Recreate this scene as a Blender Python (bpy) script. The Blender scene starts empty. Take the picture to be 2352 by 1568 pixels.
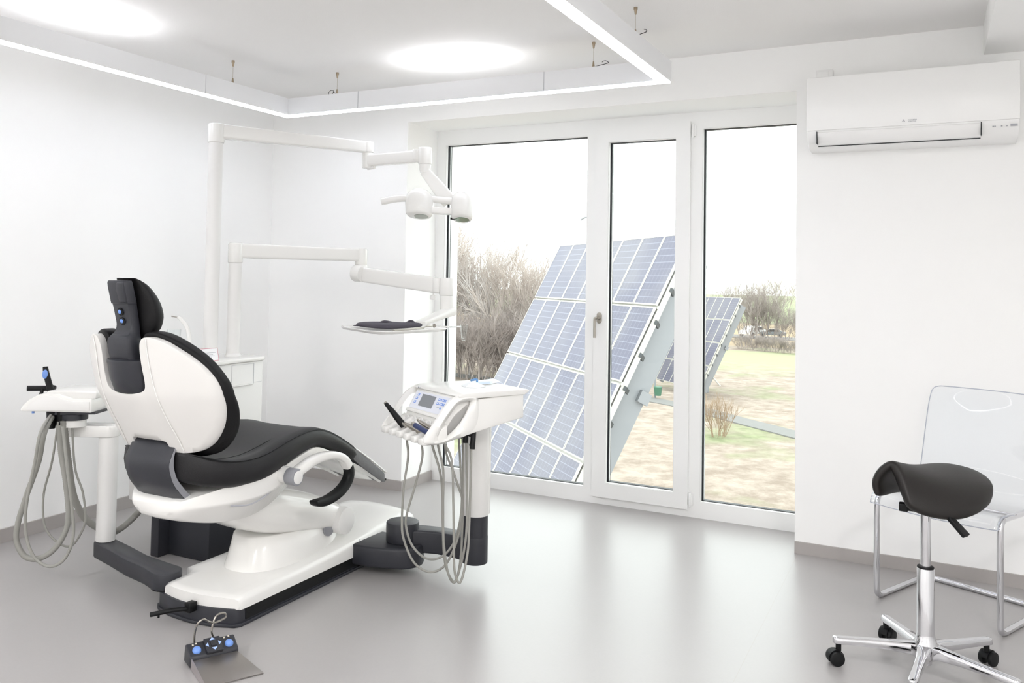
import bpy, bmesh, math, random
from mathutils import Vector, Matrix
from mathutils.geometry import delaunay_2d_cdt

R = math.radians
PI = math.pi
scene = bpy.context.scene
C = scene.collection
random.seed(7)

# ------------------------------------------------------------------ camera
CAM_F, CAM_YAW, CAM_PITCH, CAM_ROLL, CAM_SY, CAM_SX, CAM_H = 1968.42, -0.48449, -0.03507, 0.017044, -217.12, -66.48, 1.38
def cam_axes():
    cy, sy = math.cos(CAM_YAW), math.sin(CAM_YAW)
    fwd = Vector((sy, cy, 0)); right = Vector((cy, -sy, 0)); up = Vector((0, 0, 1))
    f2 = fwd*math.cos(CAM_PITCH) - up*math.sin(CAM_PITCH)
    u2 = up*math.cos(CAM_PITCH) + fwd*math.sin(CAM_PITCH)
    r2 = right*math.cos(CAM_ROLL) + u2*math.sin(CAM_ROLL)
    u3 = u2*math.cos(CAM_ROLL) - right*math.sin(CAM_ROLL)
    return r2, u3, f2
cam_data = bpy.data.cameras.new('camera')
cam_data.sensor_width = 36
cam_data.lens = CAM_F/2352*36
cam_data.shift_x = -CAM_SX/2352
cam_data.shift_y = CAM_SY/2352
cam_data.clip_start = 0.05
cam_data.clip_end = 1500
cam = bpy.data.objects.new('camera', cam_data); C.objects.link(cam)
_r, _u, _f = cam_axes()
cam.matrix_world = Matrix(((_r.x, _u.x, -_f.x, 0), (_r.y, _u.y, -_f.y, 0), (_r.z, _u.z, -_f.z, CAM_H), (0, 0, 0, 1)))
scene.camera = cam

# ------------------------------------------------------------------ light and exposure
SKY = 3.7
world = bpy.data.worlds.new('world'); scene.world = world
world.use_nodes = True
wn = world.node_tree.nodes; wl = world.node_tree.links
bg = wn['Background']; bg.inputs['Strength'].default_value = SKY
tc = wn.new('ShaderNodeTexCoord'); sep = wn.new('ShaderNodeSeparateXYZ'); ramp = wn.new('ShaderNodeValToRGB')
wl.new(tc.outputs['Generated'], sep.inputs[0]); wl.new(sep.outputs['Z'], ramp.inputs[0])
ramp.color_ramp.elements[0].position = 0.0; ramp.color_ramp.elements[0].color = (0.94, 0.97, 1.0, 1)
ramp.color_ramp.elements[1].position = 0.4; ramp.color_ramp.elements[1].color = (0.975, 0.99, 1.0, 1)
wl.new(ramp.outputs[0], bg.inputs['Color'])
scene.view_settings.view_transform = 'Standard'
scene.view_settings.look = 'None'
scene.view_settings.gamma = 1
scene.view_settings.exposure = -0.13
scene.view_settings.use_curve_mapping = False
scene.cycles.max_bounces = 14
scene.cycles.diffuse_bounces = 9
scene.cycles.glossy_bounces = 5
scene.cycles.transmission_bounces = 8
scene.cycles.transparent_max_bounces = 16
scene.cycles.sample_clamp_indirect = 8
LED = 12.0
UPLIGHT = 75.0
# ceiling downlights of the part of the room behind the photographer
for i, (x, y) in enumerate(((-2.6, -0.6), (-0.4, -0.6), (0.9, 1.2))):
    ld = bpy.data.lights.new('ceiling_spot', 'AREA'); ld.shape = 'DISK'; ld.size = 0.5; ld.energy = 48; ld.color = (1.0, 0.99, 0.985)
    lo = bpy.data.objects.new('ceiling_spot', ld); lo.location = (x, y, 2.58); C.objects.link(lo)

# ------------------------------------------------------------------ materials
def lin(c):
    if isinstance(c, str):
        c = [int(c[i:i+2], 16)/255 for i in (0, 2, 4)]
    return tuple((v/12.92 if v <= .04045 else ((v+.055)/1.055)**2.4) for v in c)
MATS = {}
def mat(name, col, rough=.5, metal=0., noise=0., nscale=40., bump=0., bscale=200., coat=0., spec=.5, emit=None, estr=0., k=1.):
    m = bpy.data.materials.new(name); m.use_nodes = True
    n = m.node_tree.nodes; l = m.node_tree.links; p = n['Principled BSDF']
    c = tuple(v*k for v in lin(col))
    p.inputs['Base Color'].default_value = (*c, 1)
    p.inputs['Roughness'].default_value = rough
    p.inputs['Metallic'].default_value = metal
    p.inputs['Specular IOR Level'].default_value = spec
    p.inputs['Coat Weight'].default_value = coat
    if emit: p.inputs['Emission Color'].default_value = (*lin(emit), 1); p.inputs['Emission Strength'].default_value = estr
    t = n.new('ShaderNodeTexCoord')
    nz = n.new('ShaderNodeTexNoise'); nz.inputs['Scale'].default_value = nscale; nz.inputs['Detail'].default_value = 3
    l.new(t.outputs['Object'], nz.inputs['Vector'])
    if noise:
        mx = n.new('ShaderNodeMixRGB'); mx.inputs[1].default_value = (*[v*(1-noise) for v in c], 1); mx.inputs[2].default_value = (*[min(1, v*(1+noise)) for v in c], 1)
        l.new(nz.outputs['Fac'], mx.inputs[0]); l.new(mx.outputs[0], p.inputs['Base Color'])
    if bump:
        nb = n.new('ShaderNodeTexNoise'); nb.inputs['Scale'].default_value = bscale; nb.inputs['Detail'].default_value = 2
        l.new(t.outputs['Object'], nb.inputs['Vector'])
        b = n.new('ShaderNodeBump'); b.inputs['Strength'].default_value = bump; b.inputs['Distance'].default_value = .002
        l.new(nb.outputs['Fac'], b.inputs['Height']); l.new(b.outputs[0], p.inputs['Normal'])
    MATS[name] = m
    return m
M_wall = mat('white_plaster', 'f6f6f5', .85, noise=.008, nscale=3, bump=.08, bscale=300)
M_ceil = mat('ceiling_plaster', 'ecebea', .9, bump=.4, bscale=260)
M_pvc = mat('window_pvc', 'f0f0ef', .32)
M_seal = mat('rubber_seal', '23262b', .5)
M_skirt = mat('skirting', 'aaa5a2', .5, noise=.02)
M_white = mat('gloss_white_shell', 'e8e7e4', .22, coat=.3)
M_whitem = mat('satin_white_plastic', 'e4e3e1', .38)
M_acw = mat('air_conditioner_plastic', 'f3f3f2', .3)
M_back = mat('backrest_shell_plastic', 'dddbd8', .42)
M_dark = mat('charcoal_plastic', '2c2d33', .42, bump=.15, bscale=900, spec=.45)
M_black = mat('black_plastic', '08090b', .5, spec=.3)
M_leather = mat('black_upholstery', '0b0a0c', .52, bump=.25, bscale=500, spec=.28)
M_leather2 = mat('seat_upholstery', '1a191b', .5, bump=.2, bscale=500, spec=.35)
M_stool = mat('brown_black_upholstery', '181412', .48, bump=.3, bscale=700, spec=.4)
M_chrome = mat('chrome', 'd9d9dc', .09, 1.)
M_satin = mat('satin_metal', 'a9a49c', .3, 1.)
M_brass = mat('nickel_fitting', 'a99a86', .35, 1.)
M_hose = mat('grey_silicone_hose', '96958f', .5)
M_blue = mat('blue_button', '6d93d8', .35)
M_navy = mat('navy_sleeve', '22315c', .4)
M_greyring = mat('mid_grey_plastic', '8e8f94', .45)
M_screen = mat('lcd_screen', '7d8086', .25)
M_panel = mat('membrane_panel', 'dfe2ec', .4)
M_led = mat('led_diffuser', 'ffffff', .5, emit='eef3ff', estr=LED)
M_up = mat('uplight_diffuser', 'ffffff', .5, emit='fbfbff', estr=UPLIGHT)
M_alu = mat('painted_aluminium', 'e9eaec', .4)
M_red = mat('red_print', 'c9808c', .6)
M_ink = mat('grey_print', 'a9aab0', .7)
M_inkd = mat('dark_print', '6b6d75', .7)
M_paper = mat('white_card', 'f6f6f8', .5)
M_cloth = mat('charcoal_knit', '4a4750', .95, noise=.25, nscale=300, bump=.6, bscale=800)
M_pack = mat('pale_blue_wrap', 'cfe0ef', .35)
M_lens = mat('lamp_lens', '8d9288', .15)
M_lensg = mat('lamp_lens_green', '48664a', .12)
M_foot = mat('footrest_vinyl', '5c5b5d', .6, noise=.18, nscale=60, bump=.4, bscale=250)

def floor_mat():
    m = mat('vinyl_floor', 'a6a3a2', .33, noise=.03, nscale=90, bump=.03, bscale=500, spec=1.0)
    n = m.node_tree.nodes; l = m.node_tree.links; p = n['Principled BSDF']
    src = p.inputs['Base Color'].links[0].from_socket
    t = n.new('ShaderNodeTexCoord'); s = n.new('ShaderNodeSeparateXYZ'); l.new(t.outputs['Object'], s.inputs[0])
    # welded sheet seams, every two metres
    a = n.new('ShaderNodeMath'); a.operation = 'ADD'; a.inputs[1].default_value = .615-1.357+40; l.new(s.outputs['X'], a.inputs[0])
    w = n.new('ShaderNodeMath'); w.operation = 'MODULO'; w.inputs[1].default_value = 40.0; l.new(a.outputs[0], w.inputs[0])
    lt = n.new('ShaderNodeMath'); lt.operation = 'LESS_THAN'; lt.inputs[1].default_value = .003; l.new(w.outputs[0], lt.inputs[0])
    mx = n.new('ShaderNodeMixRGB'); mx.inputs[2].default_value = (*lin('a39e9b'), 1)
    l.new(lt.outputs[0], mx.inputs[0]); l.new(src, mx.inputs[1]); l.new(mx.outputs[0], p.inputs['Base Color'])
    return m
M_floor = floor_mat()

def glass_mat(name, tint='ffffff', refl=1.0, edge=None):
    m = bpy.data.materials.new(name); m.use_nodes = True
    n = m.node_tree.nodes; l = m.node_tree.links; n.remove(n['Principled BSDF'])
    tr = n.new('ShaderNodeBsdfTransparent'); tr.inputs[0].default_value = (*lin(tint), 1)
    gl = n.new('ShaderNodeBsdfGlossy'); gl.inputs['Roughness'].default_value = .02
    fr = n.new('ShaderNodeLayerWeight'); fr.inputs['Blend'].default_value = .5
    pw = n.new('ShaderNodeMath'); pw.operation = 'POWER'; pw.inputs[1].default_value = 4.; l.new(fr.outputs['Facing'], pw.inputs[0])
    mu = n.new('ShaderNodeMath'); mu.operation = 'MULTIPLY_ADD'; mu.inputs[1].default_value = .8*refl; mu.inputs[2].default_value = .022*refl; l.new(pw.outputs[0], mu.inputs[0])
    mx = n.new('ShaderNodeMixShader'); l.new(mu.outputs[0], mx.inputs[0]); l.new(tr.outputs[0], mx.inputs[1]); l.new(gl.outputs[0], mx.inputs[2])
    l.new(mx.outputs[0], n['Material Output'].inputs['Surface'])
    return m
M_glass = glass_mat('window_glass', 'fafdfb', .55)
M_acryl = glass_mat('clear_acrylic', 'fdfeff', 1.0)
M_acryle = mat('acrylic_edge', '9aa1b3', .15)
M_cup = glass_mat('clear_cup', 'fcfdfd', 1.0)

# ------------------------------------------------------------------ mesh helpers
class MB:
    def __init__(s): s.v = []; s.f = []; s.mi = []; s.cur = 0
    def add(s, vs, fs, M=None, mi=None):
        o = len(s.v)
        s.v += [tuple(M @ Vector(p)) if M is not None else tuple(p) for p in vs]
        s.f += [tuple(i+o for i in f) for f in fs]
        s.mi += [s.cur if mi is None else mi]*len(fs)
        return s
    def box(s, lo, hi, M=None, mi=None):
        x0, y0, z0 = lo; x1, y1, z1 = hi
        v = [(x0,y0,z0),(x1,y0,z0),(x1,y1,z0),(x0,y1,z0),(x0,y0,z1),(x1,y0,z1),(x1,y1,z1),(x0,y1,z1)]
        return s.add(v, [(3,2,1,0),(4,5,6,7),(0,1,5,4),(1,2,6,5),(2,3,7,6),(3,0,4,7)], M, mi)
    def rings(s, rs, cap=True, closed=False, M=None, mi=None):
        n = len(rs[0]); v = [p for r in rs for p in r]; f = []
        k = len(rs)
        for i in range(k if closed else k-1):
            a = i*n; b = ((i+1) % k)*n
            for j in range(n): f.append((a+j, a+(j+1) % n, b+(j+1) % n, b+j))
        if cap and not closed: f += [tuple(range(n-1, -1, -1)), tuple((k-1)*n+j for j in range(n))]
        return s.add(v, f, M, mi)
    def cyl(s, p0, p1, r0, r1=None, n=24, bev=0., mi=None):
        r1 = r0 if r1 is None else r1
        p0 = Vector(p0); p1 = Vector(p1); d = (p1-p0); L = d.length; d.normalize()
        a = d.orthogonal().normalized(); b = d.cross(a)
        def ring(c, r): return [c + a*(r*math.cos(2*PI*i/n)) + b*(r*math.sin(2*PI*i/n)) for i in range(n)]
        if bev:
            rs = [ring(p0, r0-bev), ring(p0+d*bev*.3, r0-bev*.3), ring(p0+d*bev, r0), ring(p1-d*bev, r1), ring(p1-d*bev*.3, r1-bev*.3), ring(p1, r1-bev)]
        else: rs = [ring(p0, r0), ring(p1, r1)]
        return s.rings(rs, mi=mi)
    def lathe(s, prof, c=(0,0,0), axis=(0,0,1), n=28, mi=None):
        c = Vector(c); d = Vector(axis).normalized(); a = d.orthogonal().normalized(); b = d.cross(a)
        rs = [[c + d*z + a*(max(r,1e-4)*math.cos(2*PI*i/n)) + b*(max(r,1e-4)*math.sin(2*PI*i/n)) for i in range(n)] for r, z in prof]
        return s.rings(rs, mi=mi)
    def tube(s, pts, r, n=10, smooth=6, closed=False, corr=0., mi=None):
        P = spline(pts, smooth, closed) if smooth else [Vector(p) for p in pts]
        rad = r if callable(r) else (lambda t: r)
        K = len(P); rs = []
        t0 = (P[1]-P[0]).normalized(); a = t0.orthogonal().normalized()
        for i, p in enumerate(P):
            if closed: t = (P[(i+1) % K]-P[i-1]).normalized()
            else: t = (P[min(i+1, K-1)]-P[max(i-1, 0)]).normalized()
            a = (a - t*a.dot(t)).normalized(); b = t.cross(a)
            rr = rad(i/(K-1))
            if corr and i % 2: rr *= (1-corr)
            rs.append([p + a*(rr*math.cos(2*PI*j/n)) + b*(rr*math.sin(2*PI*j/n)) for j in range(n)])
        return s.rings(rs, closed=closed, mi=mi)
    def prism(s, poly, axis, a0, a1, M=None, mi=None):
        # poly: 2-D outline; axis: 'x','y','z' extrusion axis
        def P(u, v, w): return {'x': (w,u,v), 'y': (u,w,v), 'z': (u,v,w)}[axis]
        n = len(poly)
        v = [P(u, w, a0) for u, w in poly] + [P(u, w, a1) for u, w in poly]
        f = [(i, (i+1) % n, n+(i+1) % n, n+i) for i in range(n)] + [tuple(range(n-1, -1, -1)), tuple(range(n, 2*n))]
        return s.add(v, f, M, mi)
    def build(s, name, mats, parent=None, bevel=0., seg=2, sharp=40, sub=0, solid=0., flat=False):
        bm = bmesh.new()
        vs = [bm.verts.new(p) for p in s.v]
        for f, m in zip(s.f, s.mi):
            try:
                fc = bm.faces.new([vs[i] for i in f]); fc.material_index = m
            except ValueError: pass
        bmesh.ops.recalc_face_normals(bm, faces=bm.faces[:])
        if bevel:
            es = [e for e in bm.edges if len(e.link_faces) == 2 and e.calc_face_angle(0) > R(sharp)]
            bmesh.ops.bevel(bm, geom=es, offset=bevel, segments=seg, profile=.5, affect='EDGES', clamp_overlap=True)
        if not isinstance(mats, (list, tuple)): mats = [mats]
        return finish(name, bm, mats, parent, sub, solid, flat, sharp)

def spline(pts, k=6, closed=False):
    P = [Vector(p) for p in pts]; n = len(P); out = []
    for i in range(n if closed else n-1):
        p1 = P[i]; p2 = P[(i+1) % n]
        p0 = P[i-1] if (closed or i > 0) else p1*2-p2
        p3 = P[(i+2) % n] if (closed or i+2 < n) else p2*2-p1
        for j in range(k):
            t = j/k
            out.append(.5*((2*p1)+(p2-p0)*t+(2*p0-5*p1+4*p2-p3)*t*t+(3*p1-p0-3*p2+p3)*t**3))
    if not closed: out.append(P[-1])
    return out

def finish(name, bm, mats, parent=None, sub=0, solid=0., flat=False, sharp=40):
    for f in bm.faces: f.smooth = not flat
    for e in bm.edges:
        if len(e.link_faces) == 2 and e.calc_face_angle(0) > R(sharp): e.smooth = False
    me = bpy.data.meshes.new(name)
    o = bpy.data.objects.new(name, me)
    C.objects.link(o)
    if parent is not None:
        rt = root_loc(parent)
        bmesh.ops.translate(bm, verts=bm.verts[:], vec=-rt)
        o.parent = parent
    else:
        # origin at the centre of the footprint
        if bm.verts:
            xs = [v.co.x for v in bm.verts]; ys = [v.co.y for v in bm.verts]; zs = [v.co.z for v in bm.verts]
            c = Vector(((min(xs)+max(xs))/2, (min(ys)+max(ys))/2, min(zs)))
            bmesh.ops.translate(bm, verts=bm.verts[:], vec=-c); o.location = c
    bm.to_mesh(me); bm.free()
    for m in mats: me.materials.append(m)
    if solid:
        md = o.modifiers.new('solid', 'SOLIDIFY'); md.thickness = solid; md.offset = 0
    if sub:
        md = o.modifiers.new('sub', 'SUBSURF'); md.levels = sub; md.render_levels = sub
    return o
def root_loc(p):
    v = Vector((0,0,0))
    while p is not None: v = v + Vector(p.location); p = p.parent
    return v
def tag(o, label=None, cat=None, group=None, kind=None):
    if label: o['label'] = label
    if cat: o['category'] = cat
    if group: o['group'] = group
    if kind: o['kind'] = kind
    return o
def thing(name, label, cat, loc, group=None):
    o = bpy.data.objects.new(name, None); o.empty_display_size = .05; C.objects.link(o)
    o.location = loc
    return tag(o, label, cat, group)
def copy_tree(o, parent=None):
    c = o.copy(); C.objects.link(c); c.parent = parent
    for ch in list(o.children): copy_tree(ch, c)
    return c
def struct(name, mb, m, parent=None, **k):
    o = mb.build(name, m, parent, **k)
    if parent is None: o['kind'] = 'structure'
    return o
def text_mesh(name, body, size, m, parent, M, depth=.0004):
    cu = bpy.data.curves.new(name, 'FONT'); cu.body = body; cu.size = size; cu.extrude = depth; cu.align_x = 'CENTER'; cu.align_y = 'CENTER'
    tmp = bpy.data.objects.new(name+'_tmp', cu); C.objects.link(tmp)
    dg = bpy.context.evaluated_depsgraph_get()
    me = bpy.data.meshes.new_from_object(tmp.evaluated_get(dg))
    bpy.data.objects.remove(tmp)
    bm = bmesh.new(); bm.from_mesh(me); bpy.data.meshes.remove(me)
    bmesh.ops.transform(bm, matrix=M, verts=bm.verts[:])
    return finish(name, bm, [m], parent, flat=True)
def frame(o, x, y, z):
    x = Vector(x).normalized(); y = Vector(y).normalized(); z = Vector(z).normalized()
    return Matrix(((x.x, y.x, z.x, o[0]), (x.y, y.y, z.y, o[1]), (x.z, y.z, z.z, o[2]), (0,0,0,1)))
def rrect(w, d, r, n=5, cx=0, cy=0):
    out = []
    for sx, sy, a0 in ((1,1,0),(-1,1,90),(-1,-1,180),(1,-1,270)):
        for i in range(n+1):
            a = R(a0+90*i/n); out.append((cx+sx*(w/2-r)+r*math.cos(a), cy+sy*(d/2-r)+r*math.sin(a)))
    return out
def sheet(mb, outline, fmap, bmap, step=.03, mi=None):
    """solid sheet: a filled outline mapped to a front and a back surface"""
    xs = [p[0] for p in outline]; ys = [p[1] for p in outline]
    pts = [Vector(p) for p in outline]; n = len(pts)
    def inside(x, y):
        c = False
        for i in range(n):
            x1, y1 = outline[i]; x2, y2 = outline[i-1]
            if (y1 > y) != (y2 > y) and x < (x2-x1)*(y-y1)/(y2-y1)+x1: c = not c
        return c
    def far(x, y):
        for i in range(n):
            a = pts[i-1]; b = pts[i]; ab = b-a; t = max(0, min(1, (Vector((x,y))-a).dot(ab)/max(ab.length_squared, 1e-9)))
            if (a+ab*t-Vector((x,y))).length < step*.5: return False
        return True
    x = min(xs)+step/2
    while x < max(xs):
        y = min(ys)+step/2
        while y < max(ys):
            if inside(x, y) and far(x, y): pts.append(Vector((x, y)))
            y += step
        x += step
    vs, es, fs, ov, oe, of = delaunay_2d_cdt(pts, [], [list(range(n))], 1, 1e-6)
    k = len(vs)
    V = [fmap(p.x, p.y) for p in vs] + [bmap(p.x, p.y) for p in vs]
    F = [tuple(f) for f in fs] + [tuple(k+i for i in reversed(f)) for f in fs]
    cnt = {}
    for f in fs:
        for i in range(len(f)):
            e = (f[i], f[(i+1) % len(f)]); cnt[tuple(sorted(e))] = cnt.get(tuple(sorted(e)), []) + [e]
    for key, e in cnt.items():
        if len(e) == 1: a, b = e[0]; F.append((b, a, k+a, k+b))
    mb.add(V, F, mi=mi)
    return mb
def interp(tab, x):
    if x <= tab[0][0]: return tab[0][1:]
    for a, b in zip(tab, tab[1:]):
        if x <= b[0]:
            t = (x-a[0])/(b[0]-a[0]); return tuple(p+(q-p)*t for p, q in zip(a[1:], b[1:]))
    return tab[-1][1:]
def smooth_tab(tab, k=4):
    P = spline([Vector(t[:3]) for t in tab], k) if len(tab[0]) == 3 else None
    out = []
    n = len(tab); m = len(tab[0])
    for i in range(n-1):
        p1 = tab[i]; p2 = tab[i+1]; p0 = tab[i-1] if i else tuple(2*a-b for a, b in zip(p1, p2)); p3 = tab[i+2] if i+2 < n else tuple(2*b-a for a, b in zip(p1, p2))
        for j in range(k):
            t = j/k
            out.append(tuple(.5*(2*b+(c-a)*t+(2*a-5*b+4*c-d)*t*t+(3*b-a-3*c+d)*t**3) for a, b, c, d in zip(p0, p1, p2, p3)))
    out.append(tab[-1]); return out
# ================================================================== room
XL, XR, YN, YW, YF, HC = -4.164, 1.45, -1.7, 4.676, 5.061, 2.615
OL, OR_, OT = -3.027, -0.631, 2.377          # opening in the window wall
YO = 5.36                                     # outer face of the window wall
struct('floor', MB().box((XL-.1, YN-.1, -.12), (XR+.1, YO, 0)), M_floor)
struct('ceiling', MB().box((XL-.1, YN-.1, HC), (XR+.1, YO, HC+.12)), M_ceil)
struct('wall_left', MB().box((XL-.12, YN-.1, 0), (XL, YO, HC)), M_wall)
struct('wall_right', MB().box((XR, YN-.1, 0), (XR+.12, YO, HC)), M_wall)
struct('wall_near', MB().box((XL, YN-.12, 0), (XR, YN, HC)), M_wall)
w = MB()
w.box((XL, YW, 0), (OL, YO, HC)); w.box((OR_, YW, 0), (XR, YO, HC)); w.box((OL, YW, OT), (OR_, YO, HC))
struct('wall_window', w, M_wall)
SK = .0562
struct('baseboard_left', MB().box((XL, YN, 0), (XL+.012, YW, SK+.014)), M_skirt)
b = MB(); b.box((XL+.012, YW-.012, 0), (OL+.012, YW, SK+.008)); b.box((OL, YW, 0), (OL+.012, YF-.02, SK+.008))
struct('baseboard_window_side', b, M_skirt)
struct('baseboard_right_side', MB().box((OR_, YW-.012, 0), (XR, YW, SK+.004)), M_skirt)
# boxed-in duct under the ceiling
t1 = MB().box((.21, 2.2, 2.475), (.9, YW, HC))
struct('trim_1', t1, M_wall, bevel=.004)
# ------------------------------------------------------------------ windows and balcony door
FY0, FY1 = YF-.01, YF+.07
def frame_mb(x0, x1, z0, z1, holes, y0, y1):
    """flat frame with rectangular holes"""
    m = MB(); xs = sorted({x0, x1} | {h[0] for h in holes} | {h[1] for h in holes})
    for a, b_ in zip(xs, xs[1:]):
        hs = [h for h in holes if h[0] <= a+1e-6 and h[1] >= b_-1e-6]
        if hs:
            h = hs[0]; m.box((a, y0, z0), (b_, y1, h[2])); m.box((a, y0, h[3]), (b_, y1, z1))
        else: m.box((a, y0, z0), (b_, y1, z1))
    return m
G1 = (-2.958, -1.925, .092, 2.279); G2 = (-1.781, -1.358, .134, 2.229); G3 = (-1.206, -.676, .092, 2.279)
SASH = (-1.865, -1.273, .047, 2.322)
fr = frame_mb(OL, -1.87, .0, OT, [G1], FY0, FY1)
win1 = struct('window_1', fr, M_pvc, flat=True)
fr = frame_mb(-1.87, -1.268, .0, OT, [(-1.83, -1.31, .085, 2.285)], FY0, FY1)
door1 = struct('door_1', fr, M_pvc, flat=True)
fr = frame_mb(-1.268, OR_, .0, OT, [G3], FY0, FY1)
win2 = struct('window_2', fr, M_pvc, flat=True)
def pane(parent, g, y, bead=.010):
    fx0, fx1, z0, z1 = g
    # glazing bead, slightly proud and lighter; black gasket; two panes with a dark spacer
    gm = frame_mb(fx0, fx1, z0, z1, [(fx0+.006, fx1-.006, z0+.006, z1-.006)], y-.002, y+.002)
    gm.box((fx0+.0005, y+.002, z0), (fx0+.012, y+.036, z1)); gm.box((fx1-.006, y+.002, z0), (fx1-.0005, y+.036, z1))
    gm.box((fx0, y+.002, z0+.0005), (fx1, y+.036, z0+.007)); gm.box((fx0, y+.002, z1-.007), (fx1, y+.036, z1-.0005))
    gm.build('gasket', M_seal, parent, flat=True)
    sp = MB(); sp.box((fx0+.0121, y+.012, z0+.007), (fx0+.0135, y+.024, z1-.007))
    sp.build('spacer_bar', M_alu, parent, flat=True)
    MB().box((fx0+.006, y+.004, z0+.006), (fx1-.006, y+.008, z1-.006)).build('glass_pane', M_glass, parent, flat=True)
    bd = frame_mb(fx0-.018, fx1+.018, z0-.018, z1+.018, [(fx0, fx1, z0, z1)], y-.012, y-.0005)
    return bd
bd = pane(win1, G1, FY0+.03); bd2 = frame_mb(G1[0]-.0, G1[1]+.0, G1[2]-.0, G1[3]+.0, [(G1[0]+.004, G1[1]-.004, G1[2]+.004, G1[3]-.004)], FY0+.002, FY0+.028)
bd2.build('glazing_bead', M_pvc, win1, bevel=.001)
pane(win2, G3, FY0+.03); bd2 = frame_mb(G3[0], G3[1], G3[2], G3[3], [(G3[0]+.004, G3[1]-.004, G3[2]+.004, G3[3]-.004)], FY0+.002, FY0+.028)
bd2.build('glazing_bead', M_pvc, win2, bevel=.001)
sa = frame_mb(SASH[0], SASH[1], SASH[2], SASH[3], [G2], FY0-.022, FY0+.045)
sash = sa.build('sash', M_pvc, door1, flat=True)
pane(door1, G2, FY0+.012); bd2 = frame_mb(G2[0], G2[1], G2[2], G2[3], [(G2[0]+.004, G2[1]-.004, G2[2]+.004, G2[3]-.004)], FY0-.016, FY0+.010)
bd2.build('glazing_bead', M_pvc, door1, bevel=.001)
hd = MB(); hy = FY0-.022
hd.lathe([(0,0),(.0125,0),(.0155,.004),(.0155,.008),(0,.009)], (-1.827, hy, 1.158), (0,-1,0)); hd.lathe([(0,0),(.0125,0),(.0155,.004),(.0155,.008),(0,.009)], (-1.827, hy, 1.122), (0,-1,0))
hd.box((-1.8425, hy-.008, 1.122), (-1.8115, hy, 1.158))
hh = hd.build('door_handle', M_satin, door1)
hd = MB(); hd.cyl((-1.827, hy, 1.14), (-1.827, hy-.045, 1.14), .008); hd.tube([(-1.827, hy-.045, 1.14), (-1.838, hy-.047, 1.139), (-1.841, hy-.047, 1.125), (-1.841, hy-.046, 1.02)], .0085, smooth=4)
hd.build('lever', M_satin, hh)
for z0, z1 in ((2.225, 2.305), (.062, .145)):
    hg = MB(); hg.cyl((-1.262, FY0-.014, z0), (-1.262, FY0-.014, z1), .0075, n=14, bev=.002); hg.box((-1.262, FY0-.012, z0+.01), (-1.245, FY0+.0, z1-.01))
    hg.build('hinge', M_pvc, door1)
# outside sill
struct('trim_2', MB().box((OL, YF+.07, -.03), (OR_, YO+.04, .01)), M_alu)

# ------------------------------------------------------------------ light frame hung from the ceiling
LX0, LX1, LY1, LY0, LZ0, LZ1, LW = -3.645, -1.165, 4.215, .6, 2.37, 2.478, .062
lf = thing('pendant_light', 'white rectangular frame light with a glowing underside hung from the ceiling', 'ceiling light', ((LX0+LX1)/2, (LY0+LY1)/2, LZ0))
for a, b_ in (((LX0, LY0), (LX0+LW, LY1)), ((LX1-LW, LY0), (LX1, LY1)), ((LX0+LW, LY1-LW), (LX1-LW, LY1)), ((LX0+LW, LY0), (LX1-LW, LY0+LW))):
    MB().box((*a, LZ0+.004), (*b_, LZ1)).build('profile', M_alu, lf)
for a, b_ in (((LX0+.003, LY0+.003), (LX0+LW-.003, LY1-.003)), ((LX1-LW+.003, LY0+.003), (LX1-.003, LY1-.003)), ((LX0+LW-.003, LY1-LW+.003), (LX1-LW+.003, LY1-.003)), ((LX0+LW-.003, LY0+.003), (LX1-LW+.003, LY0+LW-.003))):
    MB().box((*a, LZ0-.001), (*b_, LZ0+.0035)).build('diffuser', M_led, lf)
for c_, horiz in (((-2.40, LY1-LW/2), True), ((LX0+LW/2, 2.70), False)):
    dx, dy = (.22, .02) if horiz else (.02, .22)
    MB().box((c_[0]-dx, c_[1]-dy, LZ1-.004), (c_[0]+dx, c_[1]+dy, LZ1+.0003)).build('uplight', M_up, lf)
def hanger(x, y, ring=None):
    h = MB(); h.cyl((x, y, HC), (x, y, HC-.012), .009, n=14); h.cyl((x, y, HC-.012), (x, y, HC-.034), .0075, .004, n=14)
    h.cyl((x, y, LZ1+.03), (x, y, HC-.03), .0009, n=6)
    h.cyl((x, y, LZ1+.002), (x, y, LZ1+.034), .0075, .004, n=14)
    h.box((x-.018, y-.008, LZ1), (x+.018, y+.008, LZ1+.004))
    o = h.build('hanger', M_brass, lf)
    if ring:
        c = MB(); pts = [(x+ring[0]+.018*math.cos(t)*ring[2], y+ring[1]+.008*math.sin(t), LZ1+.018+.016*math.sin(t)) for t in [2*PI*i/10 for i in range(ring[3])]]
        c.tube([(x, y, LZ1+.006)]+pts, .0016, n=6, smooth=3); c.build('cable_end', M_black, o)
hanger(LX0+LW/2, 3.70, (-.09, 0, 1.0, 5)); hanger(-3.23, LY1-LW/2, (-.045, 0, 1.0, 11)); hanger(-1.57, LY1-LW/2, (.06, 0, 1.0, 5)); hanger(LX1-LW/2, 3.72, (.04, 0, .6, 4))
for x, y in ((LX0+LW/2, 1.3), (LX1-LW/2, 1.3)): hanger(x, y)
# seam joints of the frame
for x0, x1, y0, y1 in ((LX0+LW-.0005, LX0+LW+.0012, 3.462, 3.4645), (-3.05, -3.0475, LY1-LW-.0012, LY1-LW+.0005), (-1.838, -1.8355, LY1-LW-.0012, LY1-LW+.0005)):
    MB().box((x0, y0, LZ0+.004), (x1, y1, LZ1)).build('joint', M_ink, lf, flat=True)

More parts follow.
